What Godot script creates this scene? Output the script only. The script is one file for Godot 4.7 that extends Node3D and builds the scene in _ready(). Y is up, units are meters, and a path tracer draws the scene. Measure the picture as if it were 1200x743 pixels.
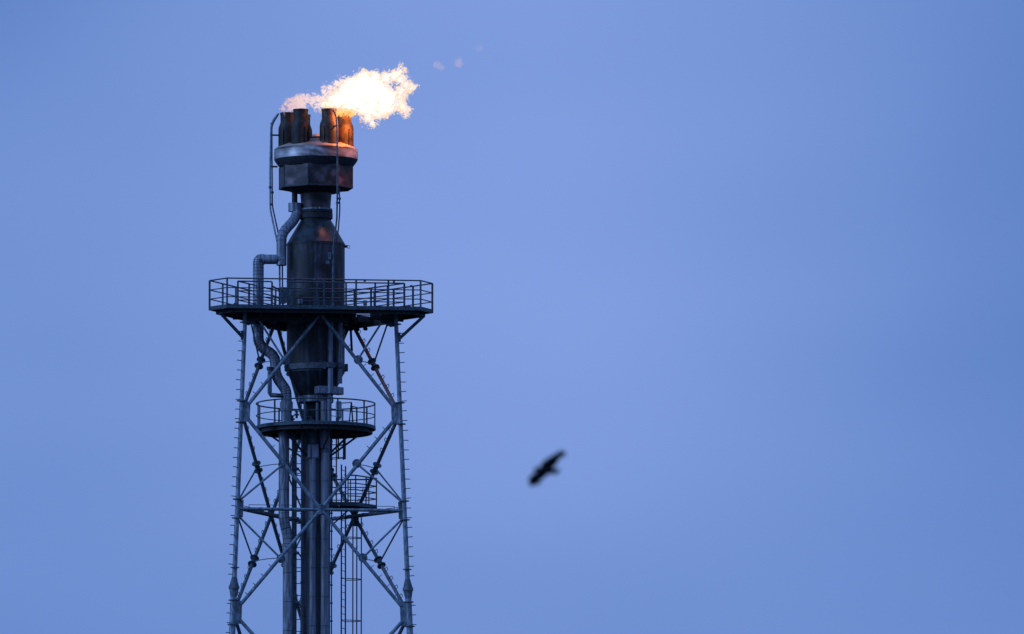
extends Node3D
# A flare stack in a three-legged lattice tower at dusk.
# Heights and widths of the steelwork are set out in drawing units of 1/30 m: x to the right of the
# stack's axis, "row" down from the drawing's top, z towards the camera's side of the tower.

const U := 1.0 / 30.0
const AXIS_H := 75.17
const TURN := 7.0

var M := {}
var used := {}
var rng := RandomNumberGenerator.new()


# ---------------------------------------------------------------- drawing units
func H(row: float) -> float:
	return AXIS_H + (371.5 - row) * U / 0.9945


func B(x: float, row: float, z: float) -> Vector3:
	return Vector3(x * U, H(row), z * U)


func leg_at(i: int, row: float, more := 0.0) -> Vector3:
	var r := 103.8 + 0.049 * (row - 406.0) + more
	var a := deg_to_rad([143.0, 23.0, 263.0][i])
	return B(cos(a) * r, row, sin(a) * r)


# ---------------------------------------------------------------- mesh making
class Shape:
	var v := PackedVector3Array()
	var n := PackedVector3Array()
	var c := PackedColorArray()
	var uv := PackedVector2Array()

	func tri(a: Vector3, b: Vector3, d: Vector3, na: Vector3, nb: Vector3, nd: Vector3) -> void:
		var g := (d - a).cross(b - a)
		if g.length_squared() < 1e-16:
			return
		if g.dot(na + nb + nd) < 0.0:
			v.append_array([a, d, b])
			n.append_array([na, nd, nb])
		else:
			v.append_array([a, b, d])
			n.append_array([na, nb, nd])

	func flat(a: Vector3, b: Vector3, d: Vector3, out: Vector3) -> void:
		var g := (d - a).cross(b - a)
		if g.length_squared() < 1e-16:
			return
		g = g.normalized()
		if g.dot(out) < 0.0:
			g = -g
		tri(a, b, d, g, g, g)

	func flat4(a: Vector3, b: Vector3, d: Vector3, e: Vector3, out: Vector3) -> void:
		flat(a, b, d, out)
		flat(a, d, e, out)

	func tube(p: Vector3, q: Vector3, r0: float, r1 := -1.0, sides := 10, caps := true) -> void:
		if r1 < 0.0:
			r1 = r0
		var ax := (q - p).normalized()
		var s := ax.cross(Vector3.UP if absf(ax.y) < 0.9 else Vector3.RIGHT).normalized()
		var t := ax.cross(s)
		for k in sides:
			var a0 := TAU * k / sides
			var a1 := TAU * (k + 1) / sides
			var d0 := s * cos(a0) + t * sin(a0)
			var d1 := s * cos(a1) + t * sin(a1)
			tri(p + d0 * r0, q + d0 * r1, q + d1 * r1, d0, d0, d1)
			tri(p + d0 * r0, q + d1 * r1, p + d1 * r0, d0, d1, d1)
			if caps:
				if r0 > 0.0:
					tri(p, p + d0 * r0, p + d1 * r0, -ax, -ax, -ax)
				if r1 > 0.0:
					tri(q, q + d0 * r1, q + d1 * r1, ax, ax, ax)

	func path(pts: Array, r: float, sides := 8, closed := false) -> void:
		var m := pts.size()
		var rings := []
		var s := Vector3.ZERO
		for i in m:
			var before: Vector3 = pts[(i - 1 + m) % m] if closed or i > 0 else pts[0]
			var after: Vector3 = pts[(i + 1) % m] if closed or i < m - 1 else pts[m - 1]
			var ax := (after - before).normalized()
			if s == Vector3.ZERO:
				s = ax.cross(Vector3.UP if absf(ax.y) < 0.9 else Vector3.RIGHT).normalized()
			s = (s - ax * s.dot(ax)).normalized()
			var t := ax.cross(s)
			var stretch := 1.0
			if i > 0 and i < m - 1:
				var c0: float = (pts[i] - before).normalized().dot((after - pts[i]).normalized())
				stretch = 1.0 / maxf(0.6, sqrt((1.0 + c0) / 2.0))
			var ring := []
			for k in sides:
				var a := TAU * k / sides
				ring.append((s * cos(a) + t * sin(a)) * lerpf(1.0, stretch, 0.5))
			rings.append(ring)
		for i in (m if closed else m - 1):
			var j := (i + 1) % m
			for k in sides:
				var l := (k + 1) % sides
				var a0: Vector3 = rings[i][k]
				var a1: Vector3 = rings[i][l]
				var b0: Vector3 = rings[j][k]
				var b1: Vector3 = rings[j][l]
				tri(pts[i] + a0 * r, pts[j] + b0 * r, pts[j] + b1 * r, a0.normalized(), b0.normalized(), b1.normalized())
				tri(pts[i] + a0 * r, pts[j] + b1 * r, pts[i] + a1 * r, a0.normalized(), b1.normalized(), a1.normalized())
		if not closed:
			for e in [0, m - 1]:
				var ax: Vector3 = (pts[0] - pts[1]).normalized() if e == 0 else (pts[m - 1] - pts[m - 2]).normalized()
				for k in sides:
					tri(pts[e], pts[e] + rings[e][k] * r, pts[e] + rings[e][(k + 1) % sides] * r, ax, ax, ax)

	# profile of Vector2(radius, height) round a vertical axis; each segment keeps its own normal
	func lathe(at: Vector3, profile: Array, sides := 32, smooth := true, a_start := 0.0, a_end := TAU) -> void:
		for i in profile.size() - 1:
			var p: Vector2 = profile[i]
			var q: Vector2 = profile[i + 1]
			var along := q - p
			if along.length() < 1e-6:
				continue
			var nr := Vector2(along.y, -along.x).normalized()
			for k in sides:
				var a0 := a_start + (a_end - a_start) * k / sides
				var a1 := a_start + (a_end - a_start) * (k + 1) / sides
				var e0 := Vector3(sin(a0), 0, cos(a0))
				var e1 := Vector3(sin(a1), 0, cos(a1))
				var n0 := e0 * nr.x + Vector3.UP * nr.y
				var n1 := e1 * nr.x + Vector3.UP * nr.y
				if not smooth:
					n0 = (n0 + n1).normalized()
					n1 = n0
				var p0 := at + e0 * p.x + Vector3.UP * p.y
				var p1 := at + e1 * p.x + Vector3.UP * p.y
				var q0 := at + e0 * q.x + Vector3.UP * q.y
				var q1 := at + e1 * q.x + Vector3.UP * q.y
				tri(p0, q0, q1, n0, n0, n1)
				tri(p0, q1, p1, n0, n1, n1)

	func box(at: Vector3, size: Vector3, b := Basis.IDENTITY, cut := 0.0) -> void:
		var h := size / 2.0
		cut = minf(cut, minf(h.x, minf(h.y, h.z)) * 0.6)
		var ax := [b.x, b.y, b.z]
		var hs := [h.x, h.y, h.z]
		for i in 3:
			var j := (i + 1) % 3
			var k := (i + 2) % 3
			for s in [-1.0, 1.0]:
				var o: Vector3 = at + ax[i] * hs[i] * s
				var u: Vector3 = ax[j] * (hs[j] - cut)
				var w: Vector3 = ax[k] * (hs[k] - cut)
				flat4(o - u - w, o + u - w, o + u + w, o - u + w, ax[i] * s)
		if cut > 0.0:
			for i in 3:
				var j := (i + 1) % 3
				var k := (i + 2) % 3
				for s in [-1.0, 1.0]:
					for t in [-1.0, 1.0]:
						var p: Vector3 = at + ax[i] * hs[i] * s + ax[j] * (hs[j] - cut) * t
						var q: Vector3 = at + ax[i] * (hs[i] - cut) * s + ax[j] * hs[j] * t
						var w: Vector3 = ax[k] * (hs[k] - cut)
						flat4(p - w, q - w, q + w, p + w, ax[i] * s + ax[j] * t)

	func bar(p: Vector3, q: Vector3, w: float, h: float, side := Vector3.ZERO) -> void:
		var ax := (q - p).normalized()
		var s := side
		if s == Vector3.ZERO:
			s = ax.cross(Vector3.UP if absf(ax.y) < 0.95 else Vector3.BACK)
		s = (s - ax * s.dot(ax)).normalized()
		box((p + q) / 2.0, Vector3(w, h, (p - q).length()), Basis(s, ax.cross(s), ax))

	# flat plate: polygon of points (x, z) between two heights
	func plate(poly: PackedVector2Array, y0: float, y1: float) -> void:
		var idx := Geometry2D.triangulate_polygon(poly)
		for i in range(0, idx.size(), 3):
			for s in [[y1, Vector3.UP], [y0, Vector3.DOWN]]:
				var pts := []
				for k in 3:
					var p: Vector2 = poly[idx[i + k]]
					pts.append(Vector3(p.x, s[0], p.y))
				flat(pts[0], pts[1], pts[2], s[1])
		var mid := Vector2.ZERO
		for p in poly:
			mid += p / poly.size()
		for i in poly.size():
			var p: Vector2 = poly[i]
			var q: Vector2 = poly[(i + 1) % poly.size()]
			var o := (q - p).orthogonal()
			if o.dot((p + q) / 2.0 - mid) < 0.0:
				o = -o
			flat4(Vector3(p.x, y0, p.y), Vector3(q.x, y0, q.y), Vector3(q.x, y1, q.y), Vector3(p.x, y1, p.y), Vector3(o.x, 0, o.y))

	func mesh(origin: Vector3) -> ArrayMesh:
		var a := []
		a.resize(Mesh.ARRAY_MAX)
		var moved := v.duplicate()
		for i in moved.size():
			moved[i] -= origin
		a[Mesh.ARRAY_VERTEX] = moved
		a[Mesh.ARRAY_NORMAL] = n
		if c.size() == v.size():
			a[Mesh.ARRAY_COLOR] = c
		if uv.size() == v.size():
			a[Mesh.ARRAY_TEX_UV] = uv
		var out := ArrayMesh.new()
		out.add_surface_from_arrays(Mesh.PRIMITIVE_TRIANGLES, a)
		return out


func numbered(called: String) -> String:
	if not used.has(called):
		used[called] = 0
		return called
	used[called] += 1
	return "%s_%03d" % [called, used[called]]


func thing(called: String, label: String, category: String, at := Vector3.ZERO, group := "") -> Node3D:
	var o := Node3D.new()
	o.name = numbered(called)
	add_child(o, true)
	o.position = at
	o.set_meta("label", label)
	o.set_meta("category", category)
	if group != "":
		o.set_meta("group", group)
	return o


# one named mesh under its parent, its points given in world measure
func obj(called: String, s: Shape, m: Material, parent: Node3D) -> MeshInstance3D:
	return put(called, s.mesh(parent.global_position), m, parent)


func put(called: String, mesh: Mesh, m: Material, parent: Node3D, at := Transform3D.IDENTITY) -> MeshInstance3D:
	var o := MeshInstance3D.new()
	var key := str(parent.get_instance_id()) + called
	var k: int = used.get(key, 0)
	used[key] = k + 1
	o.name = called if k == 0 else "%s_%03d" % [called, k]
	o.mesh = mesh
	o.material_override = null
	if mesh is ArrayMesh and mesh.surface_get_material(0) == null:
		mesh.surface_set_material(0, m)
	else:
		o.set_surface_override_material(0, m)
	parent.add_child(o, true)
	o.transform = at
	return o


# ---------------------------------------------------------------- surface nets
func nets(f: PackedFloat32Array, nx: int, ny: int, nz: int, lo: Vector3, cell: float) -> Dictionary:
	var at := PackedInt32Array()
	at.resize(nx * ny * nz)
	at.fill(-1)
	var pts := PackedVector3Array()
	var sy := nx
	var sz := nx * ny
	var off := [0, 1, sy, sy + 1, sz, sz + 1, sz + sy, sz + sy + 1]
	var o1 := 1
	var o2 := sy
	var o3 := sy + 1
	var o4 := sz
	var o5 := sz + 1
	var o6 := sz + sy
	var o7 := sz + sy + 1
	for z in nz - 1:
		for y in ny - 1:
			var row := z * sz + y * sy
			for x in nx - 1:
				var i := row + x
				var neg := int(f[i] < 0.0) + int(f[i + o1] < 0.0) + int(f[i + o2] < 0.0) + int(f[i + o3] < 0.0) + int(f[i + o4] < 0.0) + int(f[i + o5] < 0.0) + int(f[i + o6] < 0.0) + int(f[i + o7] < 0.0)
				if neg == 0 or neg == 8:
					continue
				var sum := Vector3.ZERO
				var cnt := 0
				for a in 8:
					for bit in [1, 2, 4]:
						if a & bit:
							continue
						var b: int = a | bit
						var fa := f[i + off[a]]
						var fb := f[i + off[b]]
						if (fa < 0.0) != (fb < 0.0):
							var t := fa / (fa - fb)
							var pa := Vector3(a & 1, (a >> 1) & 1, a >> 2)
							var pb := Vector3(b & 1, (b >> 1) & 1, b >> 2)
							sum += pa.lerp(pb, t)
							cnt += 1
				at[i] = pts.size()
				pts.append(lo + (Vector3(x, y, z) + sum / cnt) * cell)
	var quads := []
	for z in range(1, nz - 1):
		for y in range(1, ny - 1):
			for x in range(1, nx - 1):
				var i := z * sz + y * sy + x
				var s := f[i] < 0.0
				if s != (f[i + 1] < 0.0):
					quads.append([at[i], at[i - sy], at[i - sy - sz], at[i - sz]])
				if s != (f[i + sy] < 0.0):
					quads.append([at[i], at[i - 1], at[i - 1 - sz], at[i - sz]])
				if s != (f[i + sz] < 0.0):
					quads.append([at[i], at[i - 1], at[i - 1 - sy], at[i - sy]])
	return {"pts": pts, "quads": quads}


func net_shape(net: Dictionary, grad: Callable) -> Shape:
	var s := Shape.new()
	var nn := PackedVector3Array()
	for p in net.pts:
		nn.append(grad.call(p))
	for q in net.quads:
		if q[0] < 0 or q[1] < 0 or q[2] < 0 or q[3] < 0:
			continue
		s.tri(net.pts[q[0]], net.pts[q[1]], net.pts[q[2]], nn[q[0]], nn[q[1]], nn[q[2]])
		s.tri(net.pts[q[0]], net.pts[q[2]], net.pts[q[3]], nn[q[0]], nn[q[2]], nn[q[3]])
	return s


# ---------------------------------------------------------------- materials
func grain(seed_: int, freq: float, lo: float, hi: float, stretch := Vector2.ONE, tint := Color.WHITE, dark := Color.BLACK) -> ImageTexture:
	var f := FastNoiseLite.new()
	f.seed = seed_
	f.frequency = freq
	f.fractal_octaves = 5
	var w := 256
	var im := Image.create(w, w, false, Image.FORMAT_RGB8)
	for y in w:
		for x in w:
			# wrapped round two circles so that the edges of the picture meet
			var a := TAU * x / w
			var b := TAU * y / w
			var rx := w / TAU * stretch.x
			var ry := w / TAU * stretch.y
			var k := f.get_noise_3d(cos(a) * rx + 31.0 * sin(b), sin(a) * rx + ry * cos(b), ry * sin(b)) * 1.5
			k = clampf(0.5 + k * 0.5, 0.0, 1.0)
			k = smoothstep(0.15, 0.85, k)
			im.set_pixel(x, y, dark.lerp(tint, lerpf(lo, hi, k)))
	return ImageTexture.create_from_image(im)


func metal(called: String, base: Color, rough: float, metallic: float, tex: Texture2D, scale: Vector3) -> StandardMaterial3D:
	var m := StandardMaterial3D.new()
	m.resource_name = called
	m.albedo_color = base.linear_to_srgb()
	m.roughness = rough
	m.metallic = metallic
	if tex:
		m.albedo_texture = tex
		m.uv1_triplanar = true
		m.uv1_scale = scale
		m.heightmap_enabled = true
		m.heightmap_texture = tex
		m.heightmap_scale = 0.25
		m.heightmap_deep_parallax = false
	M[called] = m
	return m


# a second, multiplied layer at another scale
func over(m: StandardMaterial3D, tex: Texture2D, scale: Vector3) -> void:
	m.detail_enabled = true
	m.detail_albedo = tex
	m.detail_blend_mode = BaseMaterial3D.BLEND_MODE_MUL
	m.detail_uv_layer = BaseMaterial3D.DETAIL_UV_2
	m.uv2_triplanar = true
	m.uv2_scale = scale


# mostly clean, with scattered rust spots and short runs below them
func rust_marks() -> ImageTexture:
	var w := 256
	var im := Image.create(w, w, false, Image.FORMAT_RGBA8)
	im.fill(Color(1, 1, 1, 1))
	var g := RandomNumberGenerator.new()
	g.seed = 77
	for k in 110:
		var x := g.randi_range(0, w - 1)
		var y := g.randi_range(0, w - 1)
		var wide := g.randi_range(2, 7)
		var long := g.randi_range(4, 46)
		var deep := g.randf_range(0.25, 0.85)
		for j in long:
			for i in wide:
				var fade := deep * (1.0 - j / float(long)) * (1.0 - absf(i - wide / 2.0) / (wide / 2.0 + 0.6))
				var px := (x + i) % w
				var py := (y + j) % w
				im.set_pixel(px, py, im.get_pixel(px, py).lerp(Color(0.62, 0.44, 0.34), clampf(fade, 0, 1)))
	return ImageTexture.create_from_image(im)


func make_materials() -> void:
	var mottle := grain(3, 0.03, 0.66, 1.0)
	var streak := grain(8, 0.03, 0.62, 1.0, Vector2(1.6, 0.16))
	var stain := grain(8, 0.03, 0.30, 1.0, Vector2(1.6, 0.16))
	var soot := grain(15, 0.022, 0.12, 1.0)
	var bare := grain(27, 0.016, 0.58, 1.0)
	var scorch := grain(41, 0.02, 0.0, 1.0, Vector2.ONE, Color(1, 1, 1), Color(0.36, 0.30, 0.29))
	var char := grain(15, 0.022, 0.42, 1.0)
	var rust := rust_marks()
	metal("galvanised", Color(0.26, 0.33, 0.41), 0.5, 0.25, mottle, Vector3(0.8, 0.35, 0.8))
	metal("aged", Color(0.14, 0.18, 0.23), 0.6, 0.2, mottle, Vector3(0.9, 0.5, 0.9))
	metal("painted", Color(0.055, 0.095, 0.13), 0.6, 0.1, mottle, Vector3(0.9, 0.9, 0.9))
	metal("dark", Color(0.020, 0.024, 0.034), 0.75, 0.0, mottle, Vector3(0.7, 0.7, 0.7))
	metal("cladding", Color(0.33, 0.36, 0.44), 0.5, 0.35, streak, Vector3(0.9, 0.35, 0.9))
	metal("band", Color(0.06, 0.07, 0.09), 0.6, 0.3, mottle, Vector3(0.9, 0.9, 0.9))
	metal("stackpipe", Color(0.30, 0.33, 0.41), 0.55, 0.25, streak, Vector3(0.6, 0.12, 0.6))
	metal("shaft", Color(0.15, 0.17, 0.22), 0.6, 0.2, streak, Vector3(0.5, 0.12, 0.5))
	metal("vessel", Color(0.072, 0.092, 0.14), 0.55, 0.1, stain, Vector3(0.55, 0.16, 0.55))
	metal("cone", Color(0.032, 0.046, 0.072), 0.5, 0.1, soot, Vector3(0.5, 0.4, 0.5))
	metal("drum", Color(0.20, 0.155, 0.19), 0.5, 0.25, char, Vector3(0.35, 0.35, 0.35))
	metal("drum_reddish", Color(0.36, 0.17, 0.18), 0.55, 0.2, char, Vector3(0.35, 0.35, 0.35))
	metal("collar", Color(0.88, 0.83, 0.85), 0.40, 0.45, bare, Vector3(0.3, 0.22, 0.3))
	metal("cap", Color(0.46, 0.36, 0.30), 0.6, 0.1, bare, Vector3(0.4, 0.4, 0.4))
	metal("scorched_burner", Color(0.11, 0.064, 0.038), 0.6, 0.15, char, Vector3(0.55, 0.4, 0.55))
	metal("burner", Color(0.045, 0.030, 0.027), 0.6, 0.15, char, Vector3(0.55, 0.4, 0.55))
	metal("rusty", Color(0.24, 0.13, 0.13), 0.7, 0.1, mottle, Vector3(1.2, 0.8, 1.2))
	metal("light_grey", Color(0.40, 0.45, 0.54), 0.5, 0.1, mottle, Vector3(1, 1, 1))
	metal("soil", Color(0.04, 0.048, 0.045), 0.9, 0.0, mottle, Vector3(0.02, 0.02, 0.02))
	for k in ["galvanised", "aged", "painted", "cladding", "stackpipe", "shaft"]:
		over(M[k], rust, Vector3(0.55, 0.22, 0.55))
	for k in ["vessel", "drum", "drum_reddish"]:
		over(M[k], char, Vector3(0.21, 0.17, 0.21))
	over(M["collar"], scorch, Vector3(0.14, 0.5, 0.14))
	metal("feather", Color(0.012, 0.012, 0.014), 0.7, 0.0, null, Vector3.ONE)


# ---------------------------------------------------------------- camera, sky, light
func make_view() -> void:
	var cam := Camera3D.new()
	cam.name = "camera"
	add_child(cam)
	cam.position = Vector3(7.667, 1.6, 700.0)
	cam.rotation_degrees = Vector3(6.0, 0, 0)
	cam.near = 1.0
	cam.far = 20000.0
	var at := CameraAttributesPhysical.new()
	at.frustum_focal_length = 682.0
	at.frustum_focus_distance = 703.9
	at.exposure_aperture = 3.6
	at.frustum_far = 20000.0
	at.frustum_near = 1.0
	cam.attributes = at
	cam.fov = 2.016
	cam.current = true

	var e := Environment.new()
	e.background_mode = Environment.BG_SKY
	e.tonemap_mode = Environment.TONE_MAPPER_LINEAR
	e.tonemap_exposure = 1.0
	e.sdfgi_enabled = true
	e.ssao_enabled = true
	e.ssil_enabled = true
	var sky := Sky.new()
	var pm := PanoramaSkyMaterial.new()
	pm.panorama = dusk_sky()
	sky.sky_material = pm
	e.sky = sky
	var we := WorldEnvironment.new()
	we.name = "world_environment"
	we.environment = e
	add_child(we)

	# the last daylight through thick cloud, from the left and behind the camera
	var sun := DirectionalLight3D.new()
	sun.name = "dusk_light"
	sun.light_energy = 0.42
	sun.light_color = Color(0.60, 0.76, 1.0)
	sun.light_angular_distance = 18.0
	sun.shadow_enabled = true
	add_child(sun)
	sun.look_at_from_position(Vector3(-80, 34, 36), Vector3.ZERO)


func dusk_sky() -> ImageTexture:
	var w := 2048
	var h := 1024
	# soft cloud all round: paler where it is thin, deeper blue where it is thick
	var broad := FastNoiseLite.new()
	broad.seed = 2706
	broad.frequency = 10.0
	broad.fractal_octaves = 2
	broad.fractal_gain = 0.35
	var fine := FastNoiseLite.new()
	fine.seed = 5
	fine.frequency = 40.0
	fine.fractal_octaves = 3
	var data := PackedFloat32Array()
	data.resize(w * h * 3)
	var thick := Vector3(0.096, 0.206, 0.532)
	var thin := Vector3(0.217, 0.342, 0.738)
	for y in h:
		var up := (0.5 - (y + 0.5) / h) * PI
		var cy := cos(up)
		var sy := sin(up)
		var k := smoothstep(0.12, 1.0, sy)
		for x in w:
			var t := 0.42
			if up > -0.03:
				# columns of a panorama start at -z and run round towards +x
				var a := (x + 0.5) / w * TAU
				var dx := sin(a) * cy
				var dz := -cos(a) * cy
				t = 0.42 + 1.35 * broad.get_noise_3d(dx, sy * 1.3, dz) + 0.24 * fine.get_noise_3d(dx * 0.6, sy * 2.6, dz * 0.6)
			var c := thick.lerp(thin, clampf(t, -0.15, 1.2)) * (1.0 + 0.5 * k)
			c.x *= 1.0 - 0.25 * k
			var i := (y * w + x) * 3
			data[i] = c.x
			data[i + 1] = c.y
			data[i + 2] = c.z
	return ImageTexture.create_from_image(Image.create_from_data(w, h, false, Image.FORMAT_RGBF, data.to_byte_array()))


# ---------------------------------------------------------------- lattice tower
func disc(s: Shape, at: Vector3, r: float, t: float, ax := Vector3.UP, sides := 12) -> void:
	s.tube(at - ax * t / 2, at + ax * t / 2, r, r, sides)


func make_tower() -> void:
	var t := thing("lattice_tower", "grey three-legged steel lattice tower standing around the flare stack", "lattice tower")
	var peg := Shape.new()
	peg.tube(Vector3.ZERO, Vector3(0, 0, 8.8 * U), 0.55 * U, -1, 6)
	var peg_mesh := peg.mesh(Vector3.ZERO)
	var hoop := Shape.new()
	hoop.path([Vector3(-1.5, 0, 0) * U, Vector3(-2.2, 0, 4.6) * U, Vector3(-1.4, 0, 6.2) * U, Vector3(1.4, 0, 6.2) * U, Vector3(2.2, 0, 4.6) * U, Vector3(1.5, 0, 0) * U], 0.42 * U, 5)
	var hoop_mesh := hoop.mesh(Vector3.ZERO)
	var rungs := Shape.new()
	rungs.tube(Vector3.ZERO, Vector3(0, 0, 6.0 * U), 0.45 * U, -1, 6)
	var rung_mesh := rungs.mesh(Vector3.ZERO)

	for i in 3:
		var s := Shape.new()
		s.tube(leg_at(i, 367.5), leg_at(i, 692), 2.45 * U, 2.9 * U, 18)
		s.tube(leg_at(i, 702), leg_at(i, 2610), 3.8 * U, 6.0 * U, 18)
		var leg := obj("leg", s, M.galvanised, t)
		for row in [384.0, 476.0, 501.0, 591.0, 613.0, 709.0, 737.5]:
			var f := Shape.new()
			disc(f, leg_at(i, row), 6.0 * U, 1.1 * U)
			obj("flange", f, M.aged, leg)
		var ring := Shape.new()
		disc(ring, leg_at(i, 671), 5.2 * U, 0.9 * U)
		obj("flange", ring, M.aged, leg)
		var cp := Shape.new()
		cp.tube(leg_at(i, 682), leg_at(i, 692.5), 3.0 * U, 5.6 * U, 18)
		cp.tube(leg_at(i, 692.5), leg_at(i, 696), 6.3 * U, 6.3 * U, 18)
		cp.tube(leg_at(i, 696), leg_at(i, 705), 5.6 * U, 3.85 * U, 18)
		obj("coupling", cp, M.aged, leg)
		# climbing pegs out of the leg's outer side
		var o := leg_at(i, 400) - B(0, 400, 0)
		o.y = 0
		o = o.normalized()
		if i < 2:
			var row := 395.0
			while row < 752.0:
				if absf(row - 694.0) > 9.0:
					var j := rng.randf_range(-0.09, 0.09)
					put("step_peg", peg_mesh, M.aged, leg, Transform3D(Basis.looking_at(-o.rotated(Vector3.UP, j) + Vector3(0, rng.randf_range(-0.05, 0.05), 0)), leg_at(i, row)))
				row += 11.35
		# bracket struts to the platform's edge
		var st := Shape.new()
		st.bar(leg_at(i, 402, 2), leg_at(i, 375.5, 36), 2.3 * U, 3.2 * U)
		obj("bracket_strut", st, M.painted, t)
		var bp := Shape.new()
		bp.bar(leg_at(i, 394, 2.6), leg_at(i, 405, 2.6), 4.5 * U, 0.8 * U, o)
		obj("bracket_plate", bp, M.painted, t)

	var faces := [[0, 1], [0, 2], [1, 2]]
	var halves := [[488.5, 373.0, -1.0], [488.5, 602.0, 1.0], [723.0, 602.0, -1.0], [723.0, 837.0, 1.0]]
	var mids := {}
	for fi in 3:
		var f: Array = faces[fi]
		for hv_i in halves.size():
			var hv: Array = halves[hv_i]
			var g: float = hv[0]
			var c: float = hv[1]
			var sg: float = hv[2]
			var middle: Vector3 = (leg_at(f[0], c) + leg_at(f[1], c)) / 2.0
			for e in 2:
				var li: int = f[e]
				var lj: int = f[1 - e]
				var inward: Vector3 = (leg_at(lj, g) - leg_at(li, g)).normalized()
				var p: Vector3 = leg_at(li, g + sg * 9.0) + inward * 8.5 * U
				var q := middle - (middle - p).normalized() * 2.5 * U
				var s := Shape.new()
				s.tube(p, q, 2.15 * U, -1, 12)
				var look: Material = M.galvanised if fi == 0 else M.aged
				if fi == 2 and e == 0 and hv_i == 0:
					look = M.rusty
				var br := obj("diagonal_brace", s, look, t)
				if look == M.rusty:
					br.set_meta("label", "diagonal brace with faded red paint")
				# middle fitting
				var mid := p.lerp(q, 0.5)
				mids["%d %d %d" % [li, fi, hv_i]] = mid
				var ax := (q - p).normalized()
				var face_n := inward.cross(Vector3.UP).normalized()
				var fit := Shape.new()
				if fi == 0:
					var at: Vector3 = mid + (ax.cross(face_n)).normalized() * 1.6 * U * (1.0 if e == 0 else -1.0)
					disc(fit, at, 5.4 * U, 1.3 * U, face_n, 16)
					disc(fit, at, 2.0 * U, 4.8 * U, face_n, 10)
					obj("node_plate", fit, M.aged, br)
				else:
					fit.tube(mid - ax * 5.5 * U, mid + ax * 5.5 * U, 3.0 * U, -1, 12)
					disc(fit, mid - ax * 5.0 * U, 5.4 * U, 1.3 * U, ax)
					disc(fit, mid + ax * 5.0 * U, 5.4 * U, 1.3 * U, ax)
					obj("sleeve", fit, M.painted, br)
				# steps along the brace
				var side := ax.cross(face_n).normalized()
				if side.y < 0.0:
					side = -side
				var d := 14.0 * U
				var long := (q - p).length()
				while d < long - 8.0 * U and not (g > 700.0 and sg > 0.0):
					if absf(d - long / 2) > 9.0 * U:
						var w := p + ax * d
						if fi == 0:
							put("step_peg", rung_mesh, M.aged, br, Transform3D(Basis.looking_at(-(side + face_n * 0.5 * (1.0 if face_n.z > 0 else -1.0)), ax), w))
						else:
							put("step_hoop", hoop_mesh, M.aged, br, Transform3D(Basis(ax, (-side).cross(ax).normalized(), side), w))
					d += 14.5 * U
				# secondary brace from the leg's middle flange to the fitting
				var from: Vector3 = leg_at(li, c - sg * (11.0 if c > 400.0 else -10.0)) + inward * 4.0 * U
				var s2 := Shape.new()
				s2.tube(from, mid, 1.25 * U if fi == 0 else 1.0 * U, -1, 10)
				obj("secondary_brace", s2, look if look != M.rusty else M.aged, t)
			# plate where the braces cross
			var cn := Shape.new()
			var fn: Vector3 = (leg_at(f[1], c) - leg_at(f[0], c)).normalized().cross(Vector3.UP)
			if c < 400.0:
				disc(cn, middle - Vector3.UP * 5 * U, 7.0 * U, 1.6 * U, fn, 16)
				cn.box(middle - Vector3.UP * 3 * U, Vector3(16, 9, 3) * U, Basis((leg_at(f[1], c) - leg_at(f[0], c)).normalized(), Vector3.UP, fn), 0.4 * U)
				obj("crossing_node", cn, M.dark, t)
				for e in 2:
					var lt: Vector3 = leg_at(f[e], 380)
					var go: Vector3 = (leg_at(f[1 - e], 380) - lt).normalized()
					var tg := Shape.new()
					tg.bar(lt + go * 3 * U, lt + go * 12 * U, 1.2 * U, 13 * U)
					obj("gusset_plate", tg, M.painted, t)
			if c > 400.0 and sg > 0.0:
				disc(cn, middle, 6.5 * U, 1.4 * U, fn, 16)
				disc(cn, middle + Vector3.UP * 5 * U, 4.0 * U, 1.0 * U, Vector3.UP, 12)
				disc(cn, middle - Vector3.UP * 5 * U, 4.0 * U, 1.0 * U, Vector3.UP, 12)
				cn.tube(middle - Vector3.UP * 6 * U, middle + Vector3.UP * 6 * U, 2.6 * U)
				obj("crossing_node", cn, M.aged, t)
		# gusset plates beside both legs
		for g in [488.5, 723.0]:
			for e in 2:
				var li: int = f[e]
				var lj: int = f[1 - e]
				var inward: Vector3 = (leg_at(lj, g) - leg_at(li, g)).normalized()
				var hgt: float = 23.5 if g < 600.0 else 27.0
				var gs := Shape.new()
				gs.bar(leg_at(li, g - hgt / 2) + inward * 6.2 * U, leg_at(li, g + hgt / 2) + inward * 6.2 * U, 8.4 * U, 1.2 * U, inward)
				obj("gusset_plate", gs, M.galvanised, t)
		for e in 2:
			var li: int = f[e]
			var lj: int = f[1 - e]
			var inward: Vector3 = (leg_at(lj, 602) - leg_at(li, 602)).normalized()
			var gs := Shape.new()
			gs.bar(leg_at(li, 592) + inward * 4.6 * U, leg_at(li, 612) + inward * 4.6 * U, 5.0 * U, 1.0 * U, inward)
			obj("gusset_plate", gs, M.aged, t)
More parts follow.
